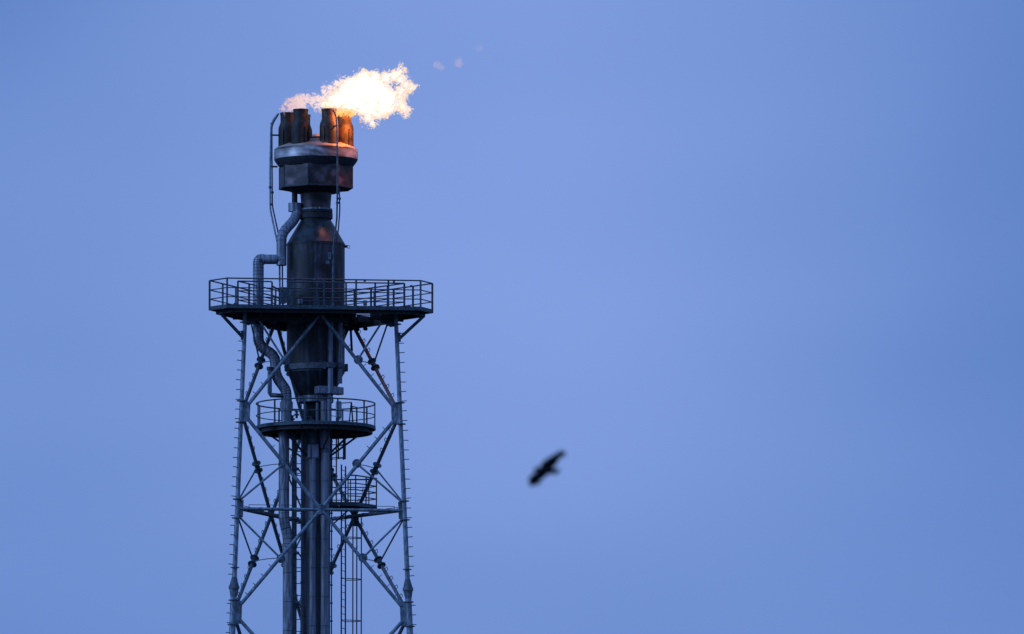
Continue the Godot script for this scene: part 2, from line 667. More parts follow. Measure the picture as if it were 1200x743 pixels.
		# horizontals
		for c in [602.0, 837.0]:
			var a := leg_at(f[0], c)
			var b := leg_at(f[1], c)
			var hz := Shape.new()
			hz.tube(a, b, 1.7 * U, -1, 12)
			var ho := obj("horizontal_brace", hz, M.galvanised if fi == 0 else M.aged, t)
			if c < 700.0:
				var inn := -(a + b) / 2.0
				inn.y = 0
				inn = inn.normalized()
				# second chord and ties: a narrow catwalk along the ring of horizontals
				var dirn := (b - a).normalized()
				var ch := Shape.new()
				var a2 := a + dirn * 14.0 * U + inn * 9.0 * U
				var b2 := b - dirn * 14.0 * U + inn * 9.0 * U
				ch.bar(a2, b2, 1.4 * U, 2.6 * U)
				obj("catwalk_chord", ch, M.aged, ho)
				for k in 13:
					var ti := Shape.new()
					var at := a.lerp(b, (k + 1) / 14.0)
					ti.bar(at + Vector3.UP * 1.6 * U, at + inn * 9.0 * U + Vector3.UP * 1.6 * U, 3.5 * U, 0.5 * U)
					obj("catwalk_slat", ti, M.painted, ho)
				var hr := Shape.new()
				var r0 := a.lerp(b, 0.07) + Vector3.UP * 4.6 * U
				var r1 := a.lerp(b, 0.33) + Vector3.UP * 4.6 * U
				hr.tube(r0, r1, 0.4 * U, -1, 6)
				var r2 := a.lerp(b, 0.80) + Vector3.UP * 4.6 * U
				var r3 := a.lerp(b, 0.94) + Vector3.UP * 4.6 * U
				hr.tube(r2, r3, 0.4 * U, -1, 6)
				for pp in [r0, r1, r2, r3]:
					hr.tube(pp - Vector3.UP * 4.6 * U, pp, 0.4 * U, -1, 6)
				obj("handline", hr, M.painted, ho)
	# tie rods round each leg between the fittings of its two faces
	for li in 3:
		var fs := [0, 1] if li == 0 else [0, 2] if li == 1 else [1, 2]
		for h in 4:
			var a: Vector3 = mids["%d %d %d" % [li, fs[0], h]]
			var b: Vector3 = mids["%d %d %d" % [li, fs[1], h]]
			var s := Shape.new()
			s.path([a, a.lerp(b, 0.5) + Vector3.UP * 0.6 * U, b], 0.55 * U, 6)
			obj("tie_rod", s, M.aged, t)


# ---------------------------------------------------------------- flare stack
func ring_profile(rows: Array) -> Array:
	var p := []
	for r in rows:
		p.append(Vector2(r[0] * U, H(r[1])))
	return p


func turned(called: String, rows: Array, m: Material, parent: Node3D, sides := 48, smooth := true, turn := 0.0) -> MeshInstance3D:
	var s := Shape.new()
	var p := ring_profile(rows)
	p.reverse()
	s.lathe(Vector3.ZERO, p, sides, smooth, turn, turn + TAU)
	return obj(called, s, m, parent)


func make_stack() -> void:
	var t := thing("flare_stack", "dark soot-stained flare stack with burner drum, coned vessel and grey shaft", "flare stack")
	# shaft
	turned("shaft", [[0, 498], [17.3, 498], [17.3, 2612]], M.shaft, t)
	for row in [540.0, 615.0, 650.0, 682.0, 722.0]:
		turned("weld_ring", [[17.3, row - 0.7], [17.75, row - 0.5], [17.75, row + 0.5], [17.3, row + 0.7]], M.shaft, t)
	turned("shaft_neck", [[11.5, 472], [11.5, 499]], M.dark, t)
	var fl := turned("base_flange", [[0, 464.5], [20, 464.5], [20.6, 465.2], [20.6, 471.6], [20, 472.2], [0, 472.2]], M.stackpipe, t)
	for k in 20:
		var bs := Shape.new()
		var a := TAU * (k + 0.3) / 20
		bs.tube(B(sin(a) * 20.6, 465.5, cos(a) * 20.6), B(sin(a) * 20.6, 471.2, cos(a) * 20.6), 0.55 * U, -1, 6)
		obj("bolt", bs, M.light_grey, fl)
	# vessel
	turned("vessel_foot", [[33.4, 437.5], [20, 464.5]], M.vessel, t)
	var ves := turned("vessel", [[33.6, 286.2], [34, 286.5], [34, 437.5]], M.vessel, t, 64)
	for row in [287.5, 330.0, 375.0]:
		turned("seam", [[34, row - 0.8], [34.4, row - 0.6], [34.4, row + 0.6], [34, row + 0.8]], M.vessel, ves)
	var band := turned("band", [[34, 427.8], [36, 428.4], [36, 434.8], [34, 435.4]], M.aged, t)
	for a in [1.35, -1.2, 0.3]:
		var lg := Shape.new()
		var d := Vector3(sin(a), 0, cos(a))
		lg.box(B(0, 431.6, 0) + d * 37.0 * U, Vector3(3.0, 9.0, 3.4) * U, Basis(d.cross(Vector3.UP), Vector3.UP, -d), 0.4 * U)
		obj("lug", lg, M.aged, band)
	var cn := turned("vessel_cone", [[18.2, 258.6], [33.8, 285.2], [34.2, 285.6], [34.2, 286.4], [33.6, 286.6]], M.cone, t, 64)
	# orange patch on the cone, fading out towards its edges
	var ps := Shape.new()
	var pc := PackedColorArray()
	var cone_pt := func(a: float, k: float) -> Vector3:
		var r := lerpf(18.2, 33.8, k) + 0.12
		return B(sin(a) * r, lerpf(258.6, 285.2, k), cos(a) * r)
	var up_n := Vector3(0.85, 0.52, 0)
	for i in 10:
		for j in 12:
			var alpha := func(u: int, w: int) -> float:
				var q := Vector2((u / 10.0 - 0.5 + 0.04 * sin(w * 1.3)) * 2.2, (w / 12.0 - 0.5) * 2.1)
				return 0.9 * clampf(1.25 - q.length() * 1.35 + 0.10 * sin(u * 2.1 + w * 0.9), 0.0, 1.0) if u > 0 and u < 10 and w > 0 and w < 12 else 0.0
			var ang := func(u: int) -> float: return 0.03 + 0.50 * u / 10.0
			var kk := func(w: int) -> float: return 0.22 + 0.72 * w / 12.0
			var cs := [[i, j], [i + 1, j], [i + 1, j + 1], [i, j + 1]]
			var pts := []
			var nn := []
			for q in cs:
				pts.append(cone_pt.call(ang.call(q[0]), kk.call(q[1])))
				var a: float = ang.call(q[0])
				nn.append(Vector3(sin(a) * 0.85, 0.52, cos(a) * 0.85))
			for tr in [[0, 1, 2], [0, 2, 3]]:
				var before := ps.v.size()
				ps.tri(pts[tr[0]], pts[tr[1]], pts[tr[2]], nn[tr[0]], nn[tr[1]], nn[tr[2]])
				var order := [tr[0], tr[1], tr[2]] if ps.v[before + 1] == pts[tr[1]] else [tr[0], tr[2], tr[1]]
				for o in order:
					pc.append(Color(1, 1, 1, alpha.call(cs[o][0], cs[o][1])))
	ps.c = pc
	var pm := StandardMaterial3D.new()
	pm.resource_name = "orange patch"
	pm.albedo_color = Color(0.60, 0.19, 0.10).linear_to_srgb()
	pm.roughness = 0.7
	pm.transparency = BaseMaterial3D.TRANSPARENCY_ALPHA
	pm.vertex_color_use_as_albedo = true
	obj("orange_patch", ps, pm, cn)
	# neck and flanges
	turned("neck_flange", [[17, 246.0], [19.6, 246.3], [19.6, 249.0], [18.6, 249.2], [18.6, 250.0], [19.8, 250.2], [19.8, 256.4], [18.0, 256.8], [18.0, 258.8]], M.dark, t)
	var nb := turned("bolt_ring", [[17.3, 244.6], [18.6, 244.8], [18.6, 246.2]], M.stackpipe, t)
	for k in 24:
		var bs := Shape.new()
		var a := TAU * k / 24
		bs.tube(B(sin(a) * 18.6, 244.2, cos(a) * 18.6), B(sin(a) * 18.6, 248.6, cos(a) * 18.6), 0.55 * U, -1, 6)
		obj("bolt", bs, M.light_grey, nb)
	turned("neck", [[18.6, 218], [18.3, 228], [17.0, 246.2]], M.drum, t)
	# octagonal drum: eight flat panels with seams between
	var turn0 := deg_to_rad(-11.5)
	turned("drum_core", [[40.5, 188], [42.6, 196], [42.6, 219.5], [26, 226.0], [0, 226]], M.dark, t, 8, false, turn0)
	for k in 8:
		var a0 := turn0 + TAU * k / 8
		var a1 := a0 + TAU / 8
		var e0 := Vector3(sin(a0), 0, cos(a0))
		var e1 := Vector3(sin(a1), 0, cos(a1))
		var o := (e0 + e1).normalized()
		var p0 := e0.lerp(e1, 0.012)
		var p1 := e1.lerp(e0, 0.012)
		var ds := Shape.new()
		var top := H(195.5)
		var low := H(219.3 + rng.randf_range(-0.2, 0.2))
		var q := [p0 * 44.0 * U, p1 * 44.0 * U, p1 * 42.7 * U, p0 * 42.7 * U]
		var up := Vector3.UP
		ds.flat4(q[0] + up * low, q[1] + up * low, q[1] + up * top, q[0] + up * top, o)
		ds.flat4(q[0] + up * low, q[1] + up * low, q[2] + up * low, q[3] + up * low, -up)
		ds.flat4(q[0] + up * low, q[3] + up * low, q[3] + up * top, q[0] + up * top, e0 - e1)
		ds.flat4(q[1] + up * low, q[2] + up * low, q[2] + up * top, q[1] + up * top, e1 - e0)
		var dp := obj("drum_panel", ds, M.drum_reddish if k in [1, 2] else M.drum, t)  # the right-hand panels take a redder, lighter tone
		var rs := Shape.new()
		rs.bar(e0 * 43.9 * U + up * H(195.5), e0 * 43.9 * U + up * H(219.6), 1.1 * U, 0.9 * U, e0)
		obj("seam", rs, M.band, dp)
	var rim := Shape.new()
	for k in 8:
		var a0 := turn0 + TAU * k / 8
		var a1 := a0 + TAU / 8
		rim.bar(Vector3(sin(a0), 0, cos(a0)) * 44.0 * U + Vector3.UP * H(220.4), Vector3(sin(a1), 0, cos(a1)) * 44.0 * U + Vector3.UP * H(220.4), 1.4 * U, 2.0 * U)
	obj("drum_rim", rim, M.band, t)
	# collar
	turned("collar", [[47.4, 174.6], [48.8, 174.9], [49.2, 175.6], [49.2, 187.2], [48.6, 187.9], [47.0, 188.0]], M.collar, t, 72)
	turned("collar_underside", [[49.0, 187.6], [47.2, 190.5], [43.2, 195.6]], M.band, t, 64)
	turned("cap", [[0, 162.0], [22, 164.2], [46.0, 173.0], [47.5, 175.4]], M.cap, t, 64)
	# burners
	var bsh := Shape.new()
	var prof := []
	for r in [[7.2, 134.0], [7.6, 131.0], [8.9, 131.0], [9.1, 131.4], [9.1, 132.8], [8.6, 133.4], [8.5, 142.5], [9.2, 144.5], [10.5, 148.0], [11.0, 151.0], [11.0, 171.5]]:
		prof.append(Vector2(r[0] * U, (171.5 - r[1]) * U))
	prof.reverse()
	bsh.lathe(Vector3.ZERO, prof, 28)
	var bmesh_ := bsh.mesh(Vector3.ZERO)
	var inner := Shape.new()
	inner.lathe(Vector3.ZERO, [Vector2(7.25 * U, 37.5 * U), Vector2(6.8 * U, 20 * U), Vector2(0, 20 * U)], 20)
	var inner_mesh := inner.mesh(Vector3.ZERO)
	var fin := Shape.new()
	fin.box(Vector3(0, 10 * U, 11.3 * U), Vector3(0.9, 18, 2.0) * U)
	var fin_mesh := fin.mesh(Vector3.ZERO)
	for a in [-32.0, 28.0, 88.0, 148.0, 208.0, 268.0]:
		var r := deg_to_rad(a)
		var lift := rng.randf_range(-0.5, 0.5)
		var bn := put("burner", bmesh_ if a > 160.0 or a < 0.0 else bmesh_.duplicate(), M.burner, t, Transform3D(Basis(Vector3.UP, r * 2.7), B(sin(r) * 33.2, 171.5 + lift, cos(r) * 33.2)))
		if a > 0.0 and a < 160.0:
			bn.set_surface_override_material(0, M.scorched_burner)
		put("burner_bore", inner_mesh, M.dark, bn)
		for k in 3:
			put("fin", fin_mesh, M.burner, bn, Transform3D(Basis(Vector3.UP, 1.1 + k * 2.09 - r * 1.7), Vector3.ZERO))
	var hub := Shape.new()
	hub.lathe(B(0, 165, 0), [Vector2(5.5 * U, 0), Vector2(5.2 * U, 5.5 * U), Vector2(3.5 * U, 8 * U), Vector2(0, 9.0 * U)], 20)
	obj("hub_dome", hub, M.cap, t)
	var lk := Shape.new()
	for k in 6:
		var r0 := deg_to_rad(-32.0 + 60.0 * k)
		var r1 := r0 + TAU / 6
		lk.tube(B(sin(r0) * 31, 163.5, cos(r0) * 31), B(sin(r1) * 31, 163.5, cos(r1) * 31), 1.0 * U)
	obj("burner_link", lk, M.burner, t)
	# small lifting eye on the vessel's shoulder
	var eye := Shape.new()
	eye.box(B(35.5, 289, 3), Vector3(3.4, 3.2, 1.0) * U, Basis.IDENTITY, 0.3 * U)
	var ep := []
	for k in 9:
		ep.append(B(38.4 + 1.5 * cos(TAU * k / 9), 289.5 + 1.9 * sin(TAU * k / 9), 3))
	eye.path(ep, 0.35 * U, 6, true)
	obj("lifting_eye", eye, M.dark, t)


# ---------------------------------------------------------------- pipes
func rounded(pts: Array, r: float, steps := 3) -> Array:
	var out := [pts[0]]
	for i in range(1, pts.size() - 1):
		var p: Vector3 = pts[i]
		var a: Vector3 = pts[i - 1] - p
		var b: Vector3 = pts[i + 1] - p
		var k := minf(r, minf(a.length(), b.length()) * 0.48)
		var p0 := p + a.normalized() * k
		var p1 := p + b.normalized() * k
		for j in steps + 1:
			var u := j / float(steps)
			out.append(p0.lerp(p, u).lerp(p.lerp(p1, u), u))
	out.append(pts[-1])
	return out


func pipe(called: String, pts: Array, r: float, bend: float, m: Material, parent: Node3D, bands := true, sides := 20) -> MeshInstance3D:
	var way := rounded(pts, bend * U)
	var s := Shape.new()
	s.path(way, r * U, sides)
	var o := obj(called, s, m, parent)
	if bands:
		var since := 100.0
		for i in range(1, way.size()):
			var a: Vector3 = way[i - 1]
			var b: Vector3 = way[i]
			var ax := (b - a).normalized()
			var long := (b - a).length()
			var stops := [0.0]
			var gap := 34.0 * U
			while stops[-1] + gap < long - 4 * U and stops.size() < 24:
				stops.append(stops[-1] + gap)
			for d in stops:
				if i == 1 and d == 0.0:
					continue
				var at: Vector3 = a + ax * d
				if at.y < 55.0:
					continue
				var q := Shape.new()
				disc(q, at, (r + 0.18) * U, 0.55 * U, ax, sides)
				obj("band", q, M.band, o)
	return o


func make_pipes() -> void:
	var t := thing("riser_pipe", "thick grey clad riser pipe with elbows climbing the left side of the stack", "pipe", B(-32, 2612, 20))
	pipe("upper_pipe", [B(-21.5, 248, 8), B(-24.5, 258, 10), B(-40, 276, 18), B(-40, 313, 20)], 5.9, 8, M.cladding, t)
	var n := Shape.new()
	n.tube(B(-24.8, 220, 5), B(-24.8, 240, 5), 3.3 * U, -1, 16)
	obj("feed_nozzle", n, M.dark, t)
	var fl := Shape.new()
	fl.tube(B(-24.5, 238.5, 6), B(-24.5, 248.5, 6), 7.8 * U, -1, 24)
	obj("flange", fl, M.cladding, t)
	pipe("crossover", [B(-37, 306, 20), B(-60, 306, 20)], 5.7, 4, M.cladding, t, false)
	var way := [B(-60, 306, 20), B(-67, 306, 20), B(-67, 318, 20), B(-67, 402, 20), B(-62, 410, 20), B(-47, 419, 20), B(-47, 438, 20), B(-44, 446, 20), B(-34.5, 459, 20), B(-34, 468, 20), B(-34, 500, 20)]
	pipe("middle_pipe", way, 6.3, 9, M.cladding, t)
	var sl := Shape.new()
	sl.tube(B(-34, 473, 20), B(-34, 483.5, 20), 7.6 * U, -1, 24)
	obj("sleeve", sl, M.cladding, t)
	pipe("lower_pipe", [B(-36.8, 508, 20), B(-36.8, 612, 20), B(-31.8, 630, 20), B(-31.8, 1000, 20), B(-31.8, 2612, 20)], 6.2, 14, M.cladding, t)
	var sn := Shape.new()
	sn.path([B(-53.5, 435, 26), B(-53.5, 463, 26), B(-52, 465.5, 26), B(-40, 466, 24)], 2.6 * U, 12)
	obj("drain_pipe", sn, M.cladding, t)
	var sc := Shape.new()
	sc.tube(B(-53.5, 432.5, 26), B(-53.5, 436.5, 26), 3.7 * U, -1, 14)
	sc.box(B(-45.5, 465.8, 25), Vector3(10, 3.6, 5) * U, Basis.IDENTITY, 0.5 * U)
	obj("drain_cap", sc, M.painted, t)
	# conductor beside the riser with little brackets
	var c := thing("service_pipe", "thin dark service pipe running down between riser pipe and shaft", "pipe", B(-25, 2612, 8))
	pipe("pipe", [B(-24.8, 508, 10), B(-24.8, 2612, 10)], 3.0, 2, M.aged, c, true, 12)
	for k in 18:
		var s := Shape.new()
		s.bar(B(-22, 516 + k * 14.0, 9), B(-16, 516 + k * 14.0, 9), 0.9 * U, 0.9 * U)
		obj("bracket", s, M.painted, c)
	for row in [550.0, 608.0, 648.0, 706.0]:
		var s := Shape.new()
		s.box(B(-23.5, row, 13), Vector3(9, 3.4, 4) * U, Basis(Vector3.BACK, -0.25), 0.4 * U)
		s.tube(B(-20, row + 1, 15), B(-15.5, row + 7, 15), 0.9 * U, -1, 8)
		obj("clamp", s, M.aged, c)
	# two steam pipes on the face of the shaft
	var w := thing("steam_pipe", "grey steam pipe running down the front right of the shaft", "pipe", B(11, 2612, 17))
	pipe("pipe", [B(11, 472, 21), B(11, 530, 21), B(11, 2612, 21)], 5.0, 2, M.stackpipe, w, true, 18)
	var st := Shape.new()
	st.tube(B(10.6, 498, 21), B(10.6, 527, 21), 5.8 * U, -1, 18)
	obj("sleeve", st, M.stackpipe, w)
	var w2 := thing("purge_pipe", "grey purge pipe below a box on the middle of the shaft", "pipe", B(-2.4, 2612, 18))
	pipe("pipe", [B(-3.0, 532, 22.5), B(-3.0, 2612, 22.5)], 4.2, 2, M.stackpipe, w2, true, 16)
	var fn := Shape.new()
	fn.tube(B(-3.0, 503, 22.5), B(-3.0, 522, 22.5), 2.2 * U, 3.4 * U, 14)
	obj("reducer", fn, M.aged, w2)
	var bx := Shape.new()
	bx.box(B(-2.6, 531.0, 23), Vector3(12.4, 16.5, 9) * U, Basis(Vector3.UP, 0.2), 0.7 * U)
	obj("box", bx, M.stackpipe, w2)
	# valves and short pipes between base flange and ring platform
	for q in [[2.0, 1.7, 20.0], [9.6, 3.6, 20.0], [16.2, 1.5, 22.0]]:
		var s := Shape.new()
		s.tube(B(q[0], 474, q[2]), B(q[0], 502, q[2]), q[1] * U, -1, 14)
		obj("stub_pipe", s, M.stackpipe, w)
	for q in [[-10.5, 487.0], [-5.0, 490.0], [-14.0, 482.0], [-22.0, 484.0], [-27, 489.0]]:
		var s := Shape.new()
		s.tube(B(q[0], q[1], 20), B(q[0], q[1] + 8, 20), 1.5 * U, -1, 10)
		disc(s, B(q[0], q[1], 20), 2.4 * U, 1.0 * U)
		s.tube(B(q[0] - 3, q[1] + 4, 21), B(q[0] + 3, q[1] + 4, 21), 1.0 * U, -1, 8)
		obj("valve", s, M.painted, w2)
	# two upright pipes along the right front of the vessel, ending in a box
	for q in [[17.6, 34.0, 464.0, 3.1, "left"], [28.5, 27.0, 452.0, 2.9, "right"]]:
		var v := thing("vessel_pipe", "grey upright pipe on the vessel's front, %s one of the pair" % q[4], "pipe", B(q[0], q[2], q[1]), "pipes along the vessel")
		pipe("pipe", [B(q[0], 374, q[1]), B(q[0], q[2], q[1])], q[3], 2, M.stackpipe, v, false, 16)
		var s := Shape.new()
		s.box(B(q[0], 431.2, q[1] + 0.5), Vector3(q[3] * 2 + 4, 6.6, q[3] * 2 + 1.5) * U, Basis(Vector3.UP, 0.5 if q[4] == "left" else 0.8), 0.5 * U)
		obj("clamp", s, M.aged, v)
	var lowp := Shape.new()
	lowp.tube(B(16.0, 462, 30), B(16.0, 499, 30), 2.2 * U, -1, 14)
	var jb := thing("manifold_box", "light grey angled box at the lower end of the vessel's pipes", "box", B(12, 462, 30))
	var s3 := Shape.new()
	s3.box(B(12.5, 460.2, 30), Vector3(25, 9.2, 12) * U, Basis(Vector3.UP, 0.42), 0.6 * U)
	s3.box(B(25.5, 460.2, 22), Vector3(14, 9.0, 9) * U, Basis(Vector3.UP, 0.9), 0.6 * U)
	obj("casing", s3, M.cladding, jb)
	obj("outlet_pipe", lowp, M.stackpipe, jb)
	# slim conduit right of the shaft
	var c2 := thing("conduit", "slim dark conduit running straight down the right edge of the shaft", "conduit", B(18.8, 2612, 12))
	var cs := Shape.new()
	cs.tube(B(18.9, 500, 10), B(18.9, 2612, 10), 0.75 * U, -1, 8)
	obj("tube", cs, M.painted, c2)
	for k in 12:
		var s := Shape.new()
		disc(s, B(18.9, 518 + k * 21.0, 10), 1.5 * U, 1.6 * U, Vector3.UP, 8)
		obj("coupling", s, M.painted, c2)
	# pilot lines to the burners
	var pl := thing("pilot_line", "curved pilot gas line standing clear left of the burner drum", "pilot line", B(-42, 365, 14), "pilot gas lines")
	pipe("line", [B(-43.6, 133.0, 4), B(-48.5, 138.0, 4), B(-52.6, 146, 4), B(-53.2, 170, 4), B(-53.8, 200, 5), B(-53.4, 246, 6), B(-42.4, 298, 12), B(-41.8, 365, 14)], 1.15, 5, M.light_grey, pl, false, 10)
	pipe("line", [B(-44.4, 134.5, 4), B(-51.8, 147, 5), B(-51.4, 200, 6), B(-51.0, 242, 7), B(-39.2, 296, 14), B(-38.6, 365, 15)], 0.9, 5, M.painted, pl, false, 8)
	for q in [[158.5, -53, -41.5], [195.5, -53, -45], [145, -53, -50]]:
		var s := Shape.new()
		s.tube(B(q[1], q[0], 4.5), B(q[2], q[0], 3), 1.0 * U, -1, 8)
		obj("stay", s, M.dark, pl)
	for q in [[-53.6, 220, 5.5], [-51.1, 226, 6.5], [-52.4, 240, 6.5], [-39, 300, 14]]:
		var s := Shape.new()
		disc(s, B(q[0], q[1], q[2]), 1.9 * U, 2.2 * U, Vector3.UP, 10)
		obj("joint", s, M.painted, pl)
	var pr := thing("pilot_line", "curved pilot gas line crossing the front right of drum and vessel", "pilot line", B(20, 365, 42), "pilot gas lines")
	pipe("line", [B(20.5, 133.5, 41), B(23.2, 139, 49), B(25.0, 147, 52), B(25.6, 180, 53), B(25.8, 226, 52), B(25.0, 262, 46), B(20.8, 296, 42), B(20.4, 365, 42)], 1.1, 5, M.aged, pr, false, 10)
	pipe("line", [B(27.8, 226, 50), B(28.6, 250, 46), B(26.6, 276, 41), B(22.2, 300, 40), B(22.0, 365, 40)], 0.8, 5, M.painted, pr, false, 8)
	var hk := Shape.new()
	hk.path([B(25.2, 152.5, 52), B(21.5, 153.5, 49), B(18.8, 156.5, 45)], 1.0 * U, 8)
	obj("stay", hk, M.dark, pr)
	for q in [[26.4, 232, 52], [28.2, 238, 49], [25.8, 243, 50]]:
		var s := Shape.new()
		disc(s, B(q[0], q[1], q[2]), 1.9 * U, 2.2 * U, Vector3.UP, 10)
		obj("joint", s, M.painted, pr)
	var ib := Shape.new()
	ib.box(B(16.6, 304.5, 43), Vector3(3.2, 8, 3) * U, Basis.IDENTITY, 0.3 * U)
	ib.box(B(14.4, 312, 42), Vector3(4.4, 4.4, 3) * U, Basis.IDENTITY, 0.3 * U)
	obj("igniter_box", ib, M.aged, pr)


# ---------------------------------------------------------------- platforms
func fence(parent: Node3D, corners: Array, closed: bool, top: float, mids: Array, foot: float, spacing: float, inset := 0.0, post_w := 2.0) -> void:
	# corners are Vector2(x, z); one railing part per straight run, with its posts and rails
	var m := corners.size()
	for i in (m if closed else m - 1):
		var a: Vector2 = corners[i]
		var b: Vector2 = corners[(i + 1) % m]
		var s := Shape.new()
		s.tube(B(a.x, top, a.y), B(b.x, top, b.y), 0.85 * U, -1, 8)
		s.tube(B(a.x - 0.01, top, a.y), B(a.x, top + 0.2, a.y), 0.75 * U, -1, 8)
		var run := obj("railing", s, M.painted, parent)
		for row in mids:
			var r := Shape.new()
			r.tube(B(a.x, row, a.y), B(b.x, row, b.y), 0.68 * U, -1, 6)
			obj("rail", r, M.painted, run)
		var cnt := maxi(1, roundi((b - a).length() / spacing))
		for k in cnt + (0 if closed or i < m - 2 else 1):
			var p := a.lerp(b, k / float(cnt))
			var ps := Shape.new()
			ps.bar(B(p.x, foot, p.y), B(p.x, top + 0.3, p.y), post_w * U, post_w * 0.8 * U, Vector3(b.x - a.x, 0, b.y - a.y))
			obj("post", ps, M.painted, run)


func polar(r: float, deg: float) -> Vector2:
	return Vector2(cos(deg_to_rad(deg)), sin(deg_to_rad(deg))) * r


func make_upper_platform() -> void:
	var t := thing("upper_platform", "large dark six-sided railed platform across the tower's top", "platform", B(0, 372, 0))
	var hex := []
	for c in [143.0, 23.0, 263.0]:
		hex.append(polar(142.3, c + 7.0))
		hex.append(polar(142.3, c - 7.0))
	fence(t, hex, true, 336.3, [347.3, 358.0], 371.0, 37.5)
	# toe plates
	for i in 6:
		var a: Vector2 = hex[i]
		var b: Vector2 = hex[(i + 1) % 6]
		var s := Shape.new()
		var d := (b - a).normalized()
		s.bar(B(a.x, 368.9, a.y), B(b.x, 368.9, b.y), 0.7 * U, 4.6 * U)
		obj("toe_plate", s, M.painted, t)
		var e := Shape.new()
		var ca := a * 0.93
		var cb := b * 0.93
		e.bar(B(ca.x, 373.4, ca.y), B(cb.x, 373.4, cb.y), 3.0 * U, 3.6 * U)
		obj("edge_beam", e, M.dark, t)
	# deck of narrow panels
	var poly := PackedVector2Array()
	for p in hex:
		poly.append(p * 0.992)
	var holes := []
	var round_hole := PackedVector2Array()
	for k in 24:
		round_hole.append(polar(39.0, k * 15.0))
	holes.append(round_hole)
	holes.append(PackedVector2Array([Vector2(46, -2), Vector2(84, -2), Vector2(84, 46), Vector2(46, 46)]))
	holes.append(PackedVector2Array([Vector2(-48, -8), Vector2(-37.5, -8), Vector2(-37.5, 44), Vector2(-48, 44)]))
	var pipe_hole := PackedVector2Array()
	for k in 16:
		pipe_hole.append(Vector2(-67, 20) + polar(8.5, k * 22.5))
	holes.append(pipe_hole)
	var dirx := polar(1.0, -7.0)
	var dirz := Vector2(-dirx.y, dirx.x)
	for k in range(-10, 7):
		for l in range(-3, 3):
			var z0 := k * 15.0 + 0.3
			var z1 := z0 + 14.4
			var x0 := l * 48.0 + 0.3
			var x1 := x0 + 47.4
			var strip := PackedVector2Array([dirx * x0 + dirz * z0, dirx * x1 + dirz * z0, dirx * x1 + dirz * z1, dirx * x0 + dirz * z1])
			var pieces := Geometry2D.intersect_polygons(strip, poly)
			for h in holes:
				var next := []
				for pc in pieces:
					next.append_array(Geometry2D.clip_polygons(pc, h))
				pieces.assign(next)
			for pc in pieces:
				if pc.size() < 3:
					continue
				var sc := PackedVector2Array()
				for p in pc:
					sc.append(p * U)
				if Geometry2D.triangulate_polygon(sc).is_empty():
					continue
				var s := Shape.new()
				s.plate(sc, H(371.4), H(370.5))
				obj("deck_panel", s, M.dark, t)
	# beams under the deck, leg to leg and crosswise
	var l := []
	for i in 3:
		var p := leg_at(i, 376)
		l.append(Vector2(p.x, p.z) / U)
	var lines := [[l[0], l[0].lerp(l[1], 0.69)], [l[0].lerp(l[1], 0.9), l[1]], [l[0], l[2]], [l[1], l[2]]]
	for q in lines:
		var s := Shape.new()
		s.bar(B(q[0].x, 377.2, q[0].y), B(q[1].x, 377.2, q[1].y), 3.0 * U, 11.0 * U)
		obj("girder", s, M.dark, t)
	for k in 3:
		var o := polar(1.0, [83.0, -37.0, 203.0][k])
		var along := Vector2(-o.y, o.x)
		for j in [-72.0, -44.0, -22.0, 22.0, 44.0, 72.0]:
			if k == 0 and (j == -72.0 or j == -44.0):
				continue
			var far := 74.0
			var near := 40.0 if absf(j) < 40.0 else 28.0
			var a: Vector2 = o * near + along * j
			var b: Vector2 = o * far + along * j
			var s := Shape.new()
			s.bar(B(a.x, 375.0, a.y), B(b.x, 375.0, b.y), 2.0 * U, 7.0 * U)
			obj("stringer", s, M.dark, t)
	for q in [[28.0, 20.0], [36, 8], [48, -22], [58, -16], [30, -40], [-40, -20], [-55, 0], [-48, 60]]:
		var s := Shape.new()
		s.box(B(q[0], 383.5, q[1]), Vector3(5, 4, 5) * U, Basis(Vector3.UP, q[0]), 0.8 * U)
		s.tube(B(q[0], 372, q[1]), B(q[0], 384, q[1]), 0.9 * U, -1, 8)
		obj("hanger", s, M.dark, t)
	for q in [[[40, 50], [84, 30]], [[38, 12], [90, 6]]]:
		var s := Shape.new()
		s.tube(B(q[0][0], 374.0, q[0][1]), B(q[1][0], 372.6, q[1][1]), 0.8 * U, -1, 8)
		obj("tie_bar", s, M.dark, t)
	var dang := Shape.new()
	dang.box(B(41.5, 397, -22), Vector3(2.8, 25, 2.4) * U, Basis(Vector3.BACK, 0.05), 0.4 * U)
	obj("hanger", dang, M.dark, t)
	# inner rail round the opening at the stack, with a gap for access
	var n := []
	for c in [143.0, 23.0, 263.0]:
		n.append(polar(113.0, c))
	var near_a: Vector2 = n[0].lerp(n[1], 0.205)
	var near_b: Vector2 = n[0].lerp(n[1], 0.30)
	fence(t, [near_b, n[1], n[2], n[0], near_a], false, 336.6, [347.8, 358.6], 371.0, 33.0)
	# access: short returns of rail towards the stack
	fence(t, [near_a, near_a + Vector2(8, -46)], false, 341.5, [352.0, 361.0], 371.0, 30.0)
	# short davit, lamp arm and cable tray among the rails
	for q in [[-66.0, 80.0, 331.0], [-1.0, 87.0, 334.5], [58.0, 76.0, 334.0], [92.0, 66.0, 332.0], [112.0, 22.0, 335.0]]:
		var s := Shape.new()
		s.box(B(q[0], 337.2, q[1]), Vector3(2.6, 1.8, 2.6) * U, Basis.IDENTITY, 0.3 * U)
		obj("rail_clamp", s, M.painted, t)
	for k in 4:
		var s := Shape.new()
		var a := polar(121.0, [140.0, 98.0, 61.0, 26.0][k])
		s.box(B(a.x, 366.0, a.y), Vector3(5, 6, 4) * U, Basis(Vector3.UP, k * 0.7), 0.5 * U)
		obj("floor_bracket", s, M.aged, t)
	# boxes on the deck
	var j := thing("junction_box", "blue grey junction box behind the railing at the vessel's left foot", "junction box", B(-35, 371, 32))
